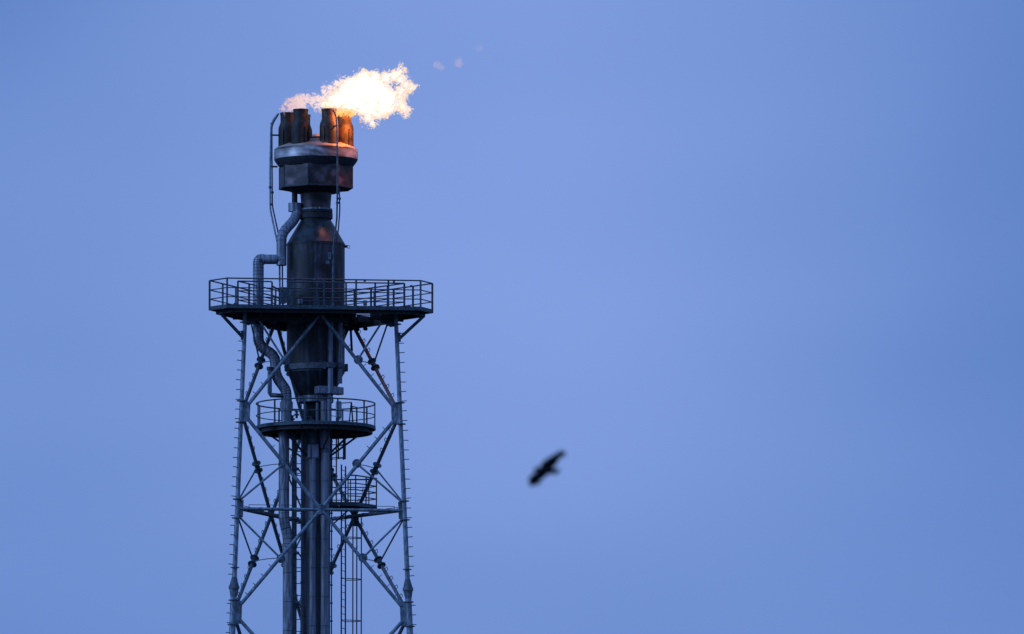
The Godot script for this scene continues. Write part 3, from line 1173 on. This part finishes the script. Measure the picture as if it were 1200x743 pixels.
	var s := Shape.new()
	var prism := PackedVector2Array([Vector2(-7, 0), Vector2(3, 0), Vector2(7, 4), Vector2(7, 12), Vector2(-1, 19), Vector2(-7, 19)])
	for i in prism.size():
		var p: Vector2 = prism[i]
		var q: Vector2 = prism[(i + 1) % prism.size()]
		var base := B(-34.5, 341, 44)
		var f0 := base + Vector3(p.x, -p.y, 0) * U
		var f1 := base + Vector3(q.x, -q.y, 0) * U
		var bk := Vector3(0, 0, -6.5 * U)
		s.flat4(f0, f1, f1 + bk, f0 + bk, Vector3((p + q).x / 2, -((p + q).y / 2 - 9), 0))
		s.flat(base + Vector3(0, -9, 0) * U, f0, f1, Vector3.BACK)
		s.flat(base + Vector3(0, -9, 0) * U + bk, f0 + bk, f1 + bk, Vector3.FORWARD)
	obj("housing", s, M.aged, j)
	var lid := Shape.new()
	lid.box(B(-36.5, 348, 44.4), Vector3(7, 9, 0.8) * U, Basis.IDENTITY, 0.2 * U)
	obj("cover", lid, M.painted, j)
	var foot := Shape.new()
	foot.bar(B(-38, 359, 41), B(-38, 370.5, 41), 2.0 * U, 2.0 * U)
	obj("stand", foot, M.painted, j)


func arc(r: float, row: float, a0: float, a1: float, n: int, cx := 0.0, cz := 0.0) -> Array:
	var p := []
	for k in n + 1:
		var a := deg_to_rad(lerpf(a0, a1, k / float(n)))
		p.append(B(cx + cos(a) * r, row, cz + sin(a) * r))
	return p


func make_ring_platform() -> void:
	var t := thing("ring_platform", "round dark platform with pipe railing below the vessel", "platform", B(0, 506, 0))
	var rows := []
	for k in 24:
		# deck in wedge panels round the shaft
		var s := Shape.new()
		var a0 := TAU * k / 24 + 0.004
		var a1 := TAU * (k + 1) / 24 - 0.004
		s.lathe(Vector3.ZERO, [Vector2(20.5 * U, H(502.6)), Vector2(69.2 * U, H(502.6)), Vector2(69.2 * U, H(501.8)), Vector2(20.5 * U, H(501.8))], 3, true, a0, a1)
		obj("deck_panel", s, M.dark, t)
	turned("rim_plate", [[68.6, 499.6], [70.0, 499.6], [70.5, 500.2], [70.5, 503.6], [69.6, 503.8], [69.0, 503.8], [69.0, 502]], M.painted, t, 72)
	turned("ring_beam", [[66.0, 502.6], [66.4, 502.8], [66.4, 508.4], [64.0, 508.6], [63.4, 508.4], [63.4, 502.6]], M.dark, t, 72)
	for k in 12:
		var a := TAU * (k + 0.5) / 12
		var d := Vector3(sin(a), 0, cos(a))
		var s := Shape.new()
		s.bar(d * 18 * U + Vector3.UP * H(505), d * 68.8 * U + Vector3.UP * H(504.4), 1.6 * U, 4.0 * U)
		obj("joist", s, M.dark, t)
	for k in 6:
		var a := TAU * (k + 0.32) / 6
		var d := Vector3(sin(a), 0, cos(a))
		var s := Shape.new()
		s.bar(d * 17 * U + Vector3.UP * H(535), d * 57 * U + Vector3.UP * H(507), 1.4 * U, 2.2 * U)
		obj("support_strut", s, M.painted, t)
	var rail := Shape.new()
	rail.path(arc(69.6, 473.2, 0, 360, 56).slice(0, 56), 0.85 * U, 8, true)
	var top := obj("railing", rail, M.painted, t)
	var mid := Shape.new()
	mid.path(arc(69.6, 487.2, 0, 360, 56).slice(0, 56), 0.6 * U, 6, true)
	obj("rail", mid, M.painted, top)
	for k in 11:
		var a := deg_to_rad(2.0 + k * 360.0 / 11.0)
		var s := Shape.new()
		s.bar(B(cos(a) * 69.4, 501.5, sin(a) * 69.4), B(cos(a) * 69.4, 473, sin(a) * 69.4), 1.6 * U, 1.3 * U, Vector3(-sin(a), 0, cos(a)))
		obj("post", s, M.painted, top)
	# the gate and stand-pipes at the right
	var gate := Shape.new()
	gate.path([B(38, 502, -30), B(41.5, 468, -34), B(27, 473, 4), B(27, 502, 4)], 0.7 * U, 8)
	obj("gate_frame", gate, M.painted, t)
	var g2 := Shape.new()
	g2.bar(B(41.6, 469, -24), B(44.0, 502, -24), 1.8 * U, 1.2 * U)
	g2.path([B(43, 474, -24), B(48, 474.5, -26), B(48, 502, -26)], 0.9 * U, 8)
	obj("gate_post", g2, M.painted, t)
	var c := thing("canister", "small pale grey cylinder canister standing on the round platform", "canister", B(27.4, 501, 34))
	var s := Shape.new()
	s.lathe(B(27.4, 492.5, 34), [Vector2(0, -3.2 * U), Vector2(1.2 * U, -3.0 * U), Vector2(1.6 * U, -1.2 * U), Vector2(3.3 * U, 0), Vector2(3.4 * U, 0.4 * U), Vector2(3.4 * U, 18 * U), Vector2(3.0 * U, 19 * U), Vector2(0, 19.4 * U)], 20)
	obj("tank", s, M.light_grey, c)
	var k2 := Shape.new()
	for x in [-2.6, 2.6]:
		k2.bar(B(27.4 + x, 501.2, 34), B(27.4 + x, 488, 34), 0.8 * U, 0.8 * U)
	obj("stand", k2, M.painted, c)


func make_landing() -> void:
	var t := thing("landing_platform", "small railed landing platform right of the shaft at the ladder's head", "platform", B(45, 590, -30))
	var poly := [Vector2(17, 2), Vector2(47, 0), Vector2(71, -38), Vector2(62, -52), Vector2(19, -52)]
	var pp := PackedVector2Array()
	for p in poly:
		pp.append(p)
	for k in 5:
		var x0 := 16.0 + k * 11.2 + 0.3
		var strip := PackedVector2Array([Vector2(x0, -60), Vector2(x0 + 10.6, -60), Vector2(x0 + 10.6, 10), Vector2(x0, 10)])
		for pc in Geometry2D.intersect_polygons(strip, pp):
			var sc := PackedVector2Array()
			for p in pc:
				sc.append(p * U)
			var s := Shape.new()
			s.plate(sc, H(590.2), H(589.2))
			obj("deck_panel", s, M.dark, t)
	for i in poly.size():
		var a: Vector2 = poly[i]
		var b: Vector2 = poly[(i + 1) % poly.size()]
		var s := Shape.new()
		s.bar(B(a.x, 590.2, a.y), B(b.x, 590.2, b.y), 1.2 * U, 4.4 * U)
		obj("edge_beam", s, M.painted, t)
	fence(t, [poly[1], poly[2], poly[3], poly[4]], false, 556.8, [566.0, 573.5, 581.0], 589.0, 22.0, 0.0, 1.3)
	fence(t, [Vector2(38, 1), poly[1]], false, 556.8, [566.0, 573.5, 581.0], 589.0, 9.0, 0.0, 1.3)
	var bx := Shape.new()
	bx.box(B(46.5, 607, -24), Vector3(7, 14, 6) * U, Basis(Vector3.UP, 0.3), 0.5 * U)
	bx.bar(B(46.5, 592, -24), B(46.5, 600, -24), 2 * U, 2 * U)
	obj("hanging_box", bx, M.dark, t)
	var k := Shape.new()
	k.bar(B(22, 612, -6), B(44, 592, -6), 1.6 * U, 1.6 * U)
	k.bar(B(17, 593.5, -20), B(72, 593.5, -20), 1.6 * U, 3 * U)
	obj("support", k, M.dark, t)


func ladder(called: String, label: String, a: Vector2, b: Vector2, top: float, low: float, hoops: Array, out: Vector2, reach: float, straps_to: Array, rail_w := 1.5) -> void:
	var t := thing(called, label, "ladder", B(a.x, low, a.y))
	for p in [a, b]:
		var s := Shape.new()
		s.bar(B(p.x, low, p.y), B(p.x, top, p.y), rail_w * U, 1.0 * U, Vector3(out.x, 0, out.y))
		obj("side_rail", s, M.painted, t)
	var row := top + 6.0
	while row < minf(low, 765.0):
		var s := Shape.new()
		s.tube(B(a.x, row, a.y), B(b.x, row, b.y), 0.42 * U, -1, 6)
		obj("rung", s, M.painted, t)
		row += 8.4
	var mid := (a + b) / 2
	var half := (b - a) / 2
	for h in hoops:
		var pts := []
		for k in 11:
			var an := PI * k / 10.0
			var p: Vector2 = mid + half * cos(an) * 1.25 + out * sin(an) * reach
			pts.append(B(p.x, h, p.y))
		var s := Shape.new()
		for k in 10:
			s.bar(pts[k], pts[k + 1], 0.7 * U, 0.9 * U)
		obj("cage_hoop", s, M.painted, t)
	if straps_to.size() == 2:
		for k in [2.2, 5.0, 7.8]:
			var an: float = PI * k / 10.0
			var p: Vector2 = mid + half * cos(an) * 1.25 + out * sin(an) * reach
			var s := Shape.new()
			s.bar(B(p.x, straps_to[0], p.y), B(p.x, straps_to[1], p.y), 1.7 * U, 1.1 * U, Vector3(half.x, 0, half.y))
			obj("cage_strap", s, M.painted, t)


func make_ladders() -> void:
	ladder("caged_ladder", "long caged ladder hanging below the landing platform right of the shaft", Vector2(30.2, -12), Vector2(34.8, -31), 543, 1200, [628.0, 676.5, 725.0, 773.0, 821.0], Vector2(1.0, 0.0), 21.0, [604, 1180], 1.7)
	ladder("upper_ladder", "short ladder between landing platform and round platform beside the shaft", Vector2(17.6, -26), Vector2(24.0, -35), 470, 588, [519.0, 534.0], Vector2(0.8, 0.6).normalized(), 17.0, [505, 536], 1.3)


# ---------------------------------------------------------------- flame
func noise(seed_: int, freq: float, oct: int, kind := FastNoiseLite.FRACTAL_FBM) -> FastNoiseLite:
	var f := FastNoiseLite.new()
	f.seed = seed_
	f.frequency = freq
	f.fractal_octaves = oct
	f.fractal_type = kind
	return f


func cloud_field(blobs: Array, lo: Vector3, hi: Vector3, cell: float, amp: float, nz_: FastNoiseLite, nb: FastNoiseLite) -> Dictionary:
	var nx := int((hi.x - lo.x) / cell) + 2
	var ny := int((hi.y - lo.y) / cell) + 2
	var nzz := int((hi.z - lo.z) / cell) + 2
	var f := PackedFloat32Array()
	f.resize(nx * ny * nzz)
	f.fill(99.0)
	var core := PackedFloat32Array()
	core.resize(nx * ny * nzz)
	core.fill(99.0)
	# visit each ball's surroundings only
	for b in blobs:
		var c: Vector3 = b[0]
		var r: float = b[1]
		var reach := r + amp * 1.6 + 2.0 * cell
		for z in range(maxi(0, int((c.z - reach - lo.z) / cell)), mini(nzz, int((c.z + reach - lo.z) / cell) + 1)):
			for y in range(maxi(0, int((c.y - reach - lo.y) / cell)), mini(ny, int((c.y + reach - lo.y) / cell) + 1)):
				for x in range(maxi(0, int((c.x - reach - lo.x) / cell)), mini(nx, int((c.x + reach - lo.x) / cell) + 1)):
					var i := (z * ny + y) * nx + x
					var d := (lo + Vector3(x, y, z) * cell - c).length() - r
					var o := core[i]
					# smooth union
					var h := clampf(0.5 + 0.5 * (o - d) / 4.0, 0.0, 1.0)
					core[i] = lerpf(o, d, h) - 4.0 * h * (1.0 - h) if o < 90.0 else d
	for z in range(1, nzz - 1):
		for y in range(1, ny - 1):
			for x in range(1, nx - 1):
				var i := (z * ny + y) * nx + x
				var d := core[i]
				if d < amp * 1.8 and d > -amp * 1.8:
					var p := lo + Vector3(x, y, z) * cell
					var billow := absf(nb.get_noise_3d(p.x, p.y, p.z)) * 2.2 - 0.55
					f[i] = d + amp * (nz_.get_noise_3d(p.x * 0.85, p.y, p.z) * 1.25 - billow * 0.75)
				else:
					f[i] = d
	return {"f": f, "core": core, "nx": nx, "ny": ny, "nz": nzz, "lo": lo, "cell": cell}


func at_grid(f: PackedFloat32Array, g: Dictionary, p: Vector3) -> float:
	var q: Vector3 = (p - g.lo) / g.cell
	var x := clampi(roundi(q.x), 1, g.nx - 2)
	var y := clampi(roundi(q.y), 1, g.ny - 2)
	var z := clampi(roundi(q.z), 1, g.nz - 2)
	return f[(z * g.ny + y) * g.nx + x]


# the surface where the field equals "level", as a mesh in world measure; heat runs along u
func cloud_mesh(g: Dictionary, level: float, opacity: Callable, heat: Callable) -> Shape:
	var f: PackedFloat32Array = g.f.duplicate()
	if level != 0.0:
		for i in f.size():
			f[i] -= level
	var net := nets(f, g.nx, g.ny, g.nz, g.lo, g.cell)
	var s := Shape.new()
	var world := PackedVector3Array()
	var nn := PackedVector3Array()
	var cc := PackedColorArray()
	var uu := PackedVector2Array()
	var k: float = g.cell
	for p in net.pts:
		world.append(B(p.x, p.y, p.z))
		var gr := Vector3(at_grid(f, g, p + Vector3(k, 0, 0)) - at_grid(f, g, p - Vector3(k, 0, 0)), -(at_grid(f, g, p + Vector3(0, k, 0)) - at_grid(f, g, p - Vector3(0, k, 0))), at_grid(f, g, p + Vector3(0, 0, k)) - at_grid(f, g, p - Vector3(0, 0, k)))
		nn.append(gr.normalized() if gr.length() > 1e-5 else Vector3.UP)
		cc.append(Color(1, 1, 1, opacity.call(p, at_grid(g.core, g, p))))
		uu.append(Vector2(heat.call(p, at_grid(g.core, g, p)), 0.5))
	for q in net.quads:
		if q[0] < 0 or q[1] < 0 or q[2] < 0 or q[3] < 0:
			continue
		for tr in [[0, 1, 2], [0, 2, 3]]:
			var a: int = q[tr[0]]
			var b: int = q[tr[1]]
			var c: int = q[tr[2]]
			var gg := (world[c] - world[a]).cross(world[b] - world[a])
			if gg.dot(nn[a] + nn[b] + nn[c]) < 0.0:
				var sw := b
				b = c
				c = sw
			for v in [a, b, c]:
				s.v.append(world[v])
				s.n.append(nn[v])
				s.c.append(cc[v])
				s.uv.append(uu[v])
	return s


func flame_material(called: String, stops: Array, energy: float, clear: bool) -> StandardMaterial3D:
	var m := StandardMaterial3D.new()
	m.resource_name = called
	m.albedo_color = Color(0, 0, 0)
	m.roughness = 1.0
	m.metallic_specular = 0.0
	m.emission_enabled = true
	m.emission = Color.WHITE
	m.emission_operator = BaseMaterial3D.EMISSION_OP_MULTIPLY
	m.emission_energy_multiplier = energy
	var im := Image.create(64, 4, false, Image.FORMAT_RGBF)
	for x in 64:
		var u := x / 63.0
		var c: Color = stops[0][1]
		for i in stops.size() - 1:
			if u >= stops[i][0]:
				c = (stops[i][1] as Color).lerp(stops[i + 1][1], clampf((u - stops[i][0]) / (stops[i + 1][0] - stops[i][0]), 0.0, 1.0))
		for y in 4:
			im.set_pixel(x, y, c)
	m.emission_texture = ImageTexture.create_from_image(im)
	m.texture_repeat = false
	if clear:
		m.transparency = BaseMaterial3D.TRANSPARENCY_ALPHA
		m.vertex_color_use_as_albedo = true
		m.albedo_color = Color(0, 0, 0, 1)
	return m


func make_flame() -> void:
	var t := thing("flame", "bright white-hot gas flame blown to the right from the burners", "flame", B(20, 138, 0))
	var blobs := []
	for b in [[12, 124, 8, 6], [16, 122, 0, 6], [23, 119, 4, 9.5], [33, 116, 0, 13], [44, 109, 2, 18], [56, 105, 0, 19], [67, 106, -2, 17], [78, 109, 0, 14.5], [88, 115, 0, 10], [97, 121, 2, 5.4], [102, 125, 0, 3.4], [106, 128.5, 0, 2.4],
		[57, 92, 0, 9], [69, 92, 3, 8], [82, 92, 0, 7], [91, 89, 0, 5.5], [98, 85, 0, 4.8], [100, 93, 0, 5], [106, 100, 0, 3.4], [112, 101, 0, 3.0], [100, 107, 0, 4.2], [97, 112, -4, 3.4],
		[66, 124, 0, 11], [56, 126, 3, 9], [78, 126, 0, 9], [86, 126, 0, 6], [62, 137, 0, 5.5], [66, 143, 2, 4.2], [57, 139, 0, 3.0], [72, 135, 0, 4],
		[40, 126, 8, 9], [32, 128, 14, 6.5], [26, 127, 20, 6], [15.6, 127.5, 29, 6.0], [33, 132, 1, 6.5], [18, 128, -28, 6], [20, 127, 6, 8]]:
		blobs.append([Vector3(b[0], b[1], b[2]), float(b[3])])
	# ragged small billows over the whole edge
	var billow := RandomNumberGenerator.new()
	billow.seed = 31
	for k in 70:
		var from: Array = blobs[billow.randi_range(2, 26)]
		var d := Vector3(billow.randfn(), billow.randfn(), billow.randfn()).normalized()
		var far: float = 1.0 if from[0].x < 70 else 1.18
		var r := billow.randf_range(1.2, 3.4)
		blobs.append([from[0] + d * (from[1] * far + r * billow.randf_range(-0.2, 0.9)), r])
	var g := cloud_field(blobs, Vector3(-4, 66, -42), Vector3(132, 158, 44), 1.0, 6.4, noise(4, 0.11, 5), noise(9, 0.13, 4))
	var hot := [[0.0, Color(1.7, 0.55, 0.05)], [0.22, Color(2.0, 0.95, 0.26)], [0.36, Color(1.0, 0.68, 0.44)], [0.47, Color(1.15, 0.86, 0.62)], [0.56, Color(2.2, 1.4, 0.95)], [0.72, Color(4.8, 2.6, 1.3)], [1.0, Color(5.8, 3.2, 1.6)]]
	# how far inside the plume a point lies, measured across the wind
	var wide := 150
	var tall := 104
	var deep := PackedFloat32Array()
	deep.resize(wide * tall)
	for y in tall:
		for x in wide:
			var most := -9.0
			for k in 36:
				var b: Array = blobs[k]
				most = maxf(most, b[1] - Vector2(x - 10.0 - b[0].x, y + 60.0 - b[0].y).length())
			deep[y * wide + x] = most
	var inside := func(p: Vector3) -> float:
		return deep[clampi(roundi(p.y - 60.0), 0, tall - 1) * wide + clampi(roundi(p.x + 10.0), 0, wide - 1)]
	var near_burner := func(p: Vector3) -> float: return clampf((133.5 - p.y + maxf(0.0, p.x - 42.0) * 1.1) / 8.0, 0.0, 1.0)
	var gc := g.duplicate()
	gc.f = g.f.duplicate()
	for hole in [[84, 98, 0, 5.0], [86, 106, 4, 4.0], [90, 102, 0, 4.0], [94, 117, 0, 3.5], [56, 98, 20, 3.0], [48, 96, 17, 3.0], [76, 92, 8, 3.0]]:
		var hc := Vector3(hole[0], hole[1], 0)
		for z in g.nz:
			for y in range(maxi(0, int(hc.y - 14 - g.lo.y)), mini(g.ny, int(hc.y + 14 - g.lo.y))):
				for x in range(maxi(0, int(hc.x - 14 - g.lo.x)), mini(g.nx, int(hc.x + 14 - g.lo.x))):
					var pz: float = g.lo.z + z
					if hole[2] > 0 and pz < hole[2] - 10.0:
						continue
					var dd: float = Vector2(g.lo.x + x - hc.x, g.lo.y + y - hc.y).length() / hole[3]
					gc.f[(z * g.ny + y) * g.nx + x] += (9.0 if hole[2] <= 0 else 5.0) * exp(-dd * dd)
	var core := cloud_mesh(gc, -2.6, func(_p, _c): return 1.0, func(p, c): return near_burner.call(p) * clampf(0.44 + inside.call(p) * 0.075 - c * 0.02, 0.36, 1.0))
	obj("flame_core", core, flame_material("flame core", hot, 1.0, false), t)
	var edge := [[0.0, Color(1.5, 0.70, 0.25)], [0.3, Color(0.98, 0.64, 0.42)], [0.7, Color(0.98, 0.76, 0.62)], [1.0, Color(1.2, 1.0, 0.95)]]
	var mm := flame_material("flame fringe", edge, 1.0, true)
	for q in [[-1.4, 0.34], [0.4, 0.10]]:
		var fr := cloud_mesh(gc, q[0], func(p, _c): return q[1] * clampf((8.5 - inside.call(p)) / 5.0, 0.0, 1.0), func(p, c): return near_burner.call(p) * clampf(0.9 - c * 0.07, 0.25, 1.0))
		obj("flame_fringe", fr, mm, t)
	# torn shreds of burning gas round the edge
	var shreds := cloud_field(blobs, Vector3(-4, 66, -42), Vector3(132, 158, 44), 1.0, 8.5, noise(51, 0.17, 4), noise(60, 0.19, 3))
	for q in [[-3.4, 0.50], [-1.9, 0.26]]:
		var fr := cloud_mesh(shreds, q[0], func(p, _c): return q[1] * clampf((8.5 - inside.call(p)) / 5.0, 0.0, 1.0), func(p, c): return near_burner.call(p) * clampf(0.75 - c * 0.06, 0.3, 1.0))
		obj("flame_shred", fr, mm, t)
	# thinner burning gas and steam over the left burners
	var lb := []
	for b in [[-37, 129, 2, 2.2], [-34, 126, 2, 3.6], [-29, 122, 4, 4.6], [-23, 118.5, 4, 4.8], [-17, 117, 8, 5], [-11, 116, 6, 5], [-4, 117, 4, 5], [3, 117, 4, 5], [9, 114, 0, 5], [14, 108, 0, 4.4], [20, 103, 0, 4.2], [28, 98, 0, 4], [-18, 126, 26, 4.2], [-20, 122, 16, 3.8], [2, 124, 4, 4], [-28, 127, 4, 3]]:
		lb.append([Vector3(b[0], b[1], b[2]), float(b[3]) * 0.9])
	for k in 40:
		var from: Array = lb[billow.randi_range(1, 13)]
		var d := Vector3(billow.randfn(), billow.randfn(), billow.randfn()).normalized()
		lb.append([from[0] + d * from[1] * billow.randf_range(0.8, 1.3), billow.randf_range(0.9, 2.2)])
	var g2 := cloud_field(lb, Vector3(-50, 82, -24), Vector3(46, 140, 44), 0.9, 8.5, noise(14, 0.15, 5), noise(19, 0.17, 4))
	var pale := flame_material("thin burning gas", [[0.0, Color(0.80, 0.52, 0.50)], [0.6, Color(0.95, 0.72, 0.72)], [1.0, Color(1.1, 0.86, 0.78)]], 1.0, true)
	for q in [[-5.0, 0.62], [-3.0, 0.34], [-1.4, 0.22], [0.4, 0.10]]:
		var fr := cloud_mesh(g2, q[0], func(_p, c): return q[1] * clampf(1.0 - c * 0.12, 0.25, 1.0), func(p, _c): return clampf((p.x + 40.0) / 55.0, 0.0, 1.0))
		obj("flame_wisp", fr, pale, t)
	# the light of the flame, just in front of its lower face over the right burners
	var l := OmniLight3D.new()
	l.name = "flame_light"
	l.light_color = Color(1.0, 0.54, 0.20)
	l.light_energy = 13.0
	l.light_size = 0.5
	l.omni_range = 60.0
	l.omni_attenuation = 2.0
	l.shadow_enabled = true
	t.add_child(l)
	l.global_position = B(54, 139, 36)
	# torn-off puffs downwind
	var far := [["faint pale smoke puff nearest the flame, low of three", [[142, 76, 0, 3.0], [146, 78, 0, 2.0]], 0.04], ["faint pale smoke puff in the middle of three downwind of the flame", [[168, 72, 0, 3.4], [166, 75, 0, 2.4]], 0.045], ["faintest smoke puff farthest downwind of the flame", [[193, 55, 0, 2.6], [190, 57, 0, 1.8]], 0.022]]
	for q in far:
		var b := []
		for k in q[1]:
			b.append([Vector3(k[0], k[1], k[2]), float(k[3])])
		var c: Vector3 = b[0][0]
		var th := thing("smoke_puff", q[0], "smoke puff", B(c.x, c.y, 0), "smoke puffs torn off the flame")
		var gg := cloud_field(b, c - Vector3(11, 11, 9), c + Vector3(11, 11, 9), 0.8, 3.0, noise(33 + int(c.x), 0.14, 4), noise(3, 0.2, 3))
		for lv in [[-1.2, q[2] * 0.8], [-0.2, q[2] * 0.7], [0.7, q[2] * 0.6], [1.6, q[2] * 0.4]]:
			obj("puff", cloud_mesh(gg, lv[0], func(_p, _c): return lv[1], func(_p, _c): return 0.2), pale, th)


# ---------------------------------------------------------------- bird
func poly_dist(p: Vector2, poly: PackedVector2Array) -> float:
	var d := INF
	for i in poly.size():
		d = minf(d, p.distance_squared_to(Geometry2D.get_closest_point_to_segment(p, poly[i], poly[(i + 1) % poly.size()])))
	d = sqrt(d)
	return -d if Geometry2D.is_point_in_polygon(p, poly) else d


func make_bird() -> void:
	# own axes: x to the bird's right, y up, z back; metres
	var t := thing("bird", "black bird in flight with outspread wings, right of the tower", "bird")
	var cell := 0.009
	var lo := Vector3(-0.50, -0.09, -0.26)
	var hi := Vector3(0.50, 0.13, 0.28)
	var nx := int((hi.x - lo.x) / cell) + 2
	var ny := int((hi.y - lo.y) / cell) + 2
	var nz := int((hi.z - lo.z) / cell) + 2
	var wing := PackedVector2Array([Vector2(0.02, -0.07), Vector2(0.11, -0.125), Vector2(0.20, -0.135), Vector2(0.30, -0.10), Vector2(0.40, -0.04), Vector2(0.465, 0.02), Vector2(0.455, 0.035), Vector2(0.40, 0.005), Vector2(0.452, 0.062), Vector2(0.44, 0.074), Vector2(0.385, 0.035), Vector2(0.425, 0.096), Vector2(0.41, 0.106), Vector2(0.36, 0.06), Vector2(0.385, 0.118), Vector2(0.365, 0.124), Vector2(0.32, 0.075), Vector2(0.26, 0.07), Vector2(0.18, 0.085), Vector2(0.08, 0.08), Vector2(0.02, 0.07)])
	var tail := PackedVector2Array([Vector2(-0.03, 0.08), Vector2(0.03, 0.08), Vector2(0.075, 0.235), Vector2(0.03, 0.255), Vector2(0, 0.26), Vector2(-0.03, 0.255), Vector2(-0.075, 0.235)])
	var wing_d := {}
	var tail_d := {}
	var f := PackedFloat32Array()
	f.resize(nx * ny * nz)
	for z in nz:
		for x in nx:
			var px := lo.x + x * cell
			var pz := lo.z + z * cell
			var dw := poly_dist(Vector2(absf(px), pz * 0.74), wing)
			var dt := poly_dist(Vector2(px, pz), tail)
			for y in ny:
				var p := Vector3(px, lo.y + y * cell, pz)
				# trunk, neck and head, beak
				var q := p / Vector3(0.062, 0.06, 0.16)
				var d := (q.length() - 1.0) * 0.05
				q = (p - Vector3(0, 0.012, -0.165)) / Vector3(0.036, 0.036, 0.05)
				var d2 := (q.length() - 1.0) * 0.036
				var h := clampf(0.5 + 0.5 * (d - d2) / 0.04, 0, 1)
				d = lerpf(d, d2, h) - 0.04 * h * (1 - h)
				var along := clampf((-0.20 - p.z) / 0.05, 0, 1)
				d = minf(d, Vector2(p.x, p.y - 0.006).length() - lerpf(0.016, 0.004, along) if p.z < -0.2 and p.z > -0.25 else 1.0)
				var lift := 0.018 + 0.11 * absf(px) * absf(px) + 0.02 * sin(clampf(pz * 9.0, -1.5, 1.5))
				var thick := clampf(0.026 - 0.02 * absf(px), 0.015, 0.026)
				var w3 := maxf(dw, absf(p.y - lift) - thick)
				h = clampf(0.5 + 0.5 * (d - w3) / 0.025, 0, 1)
				d = lerpf(d, w3, h) - 0.025 * h * (1 - h)
				var t3 := maxf(dt, absf(p.y - 0.004) - 0.011)
				h = clampf(0.5 + 0.5 * (d - t3) / 0.03, 0, 1)
				d = lerpf(d, t3, h) - 0.03 * h * (1 - h)
				f[(z * ny + y) * nx + x] = d
	var g := {"lo": lo, "cell": cell, "nx": nx, "ny": ny, "nz": nz}
	var net := nets(f, nx, ny, nz, lo, cell)
	var s := net_shape(net, func(p: Vector3) -> Vector3:
		var k := cell
		var gr := Vector3(at_grid(f, g, p + Vector3(k, 0, 0)) - at_grid(f, g, p - Vector3(k, 0, 0)), at_grid(f, g, p + Vector3(0, k, 0)) - at_grid(f, g, p - Vector3(0, k, 0)), at_grid(f, g, p + Vector3(0, 0, k)) - at_grid(f, g, p - Vector3(0, 0, k)))
		return gr.normalized() if gr.length() > 1e-6 else Vector3.UP)
	put("body", s.mesh(Vector3.ZERO), M.feather, t)
	var e := Shape.new()
	for sx in [-1.0, 1.0]:
		e.lathe(Vector3(sx * 0.032, 0.014, -0.188), [Vector2(0, -0.006), Vector2(0.005, -0.003), Vector2(0.006, 0), Vector2(0.005, 0.003), Vector2(0, 0.006)], 8)
	put("eyes", e.mesh(Vector3.ZERO), M.dark, t)
	var head := Vector3(-0.80, 0.02, 0.60).normalized()
	var right := Vector3(-0.64, -0.51, -0.55)
	right = (right - head * right.dot(head)).normalized()
	var back := -head
	t.transform = Transform3D(Basis(right, back.cross(right).normalized(), back).scaled(Vector3.ONE * 0.94), Vector3(7.667, 1.6, 700.0) + Vector3(0.49, 25.085, -260.0))


func make_ground() -> void:
	var g := PlaneMesh.new()
	g.size = Vector2(9000, 9000)
	g.material = M.soil
	var o := MeshInstance3D.new()
	o.name = "ground"
	o.mesh = g
	o.set_meta("kind", "structure")
	o.set_meta("label", "dark flat ground far below the tower's platforms")
	add_child(o)


func _ready() -> void:
	rng.seed = 7
	make_view()
	make_materials()
	make_ground()
	make_tower()
	make_stack()
	make_pipes()
	make_upper_platform()
	make_ring_platform()
	make_landing()
	make_ladders()
	make_flame()
	make_bird()
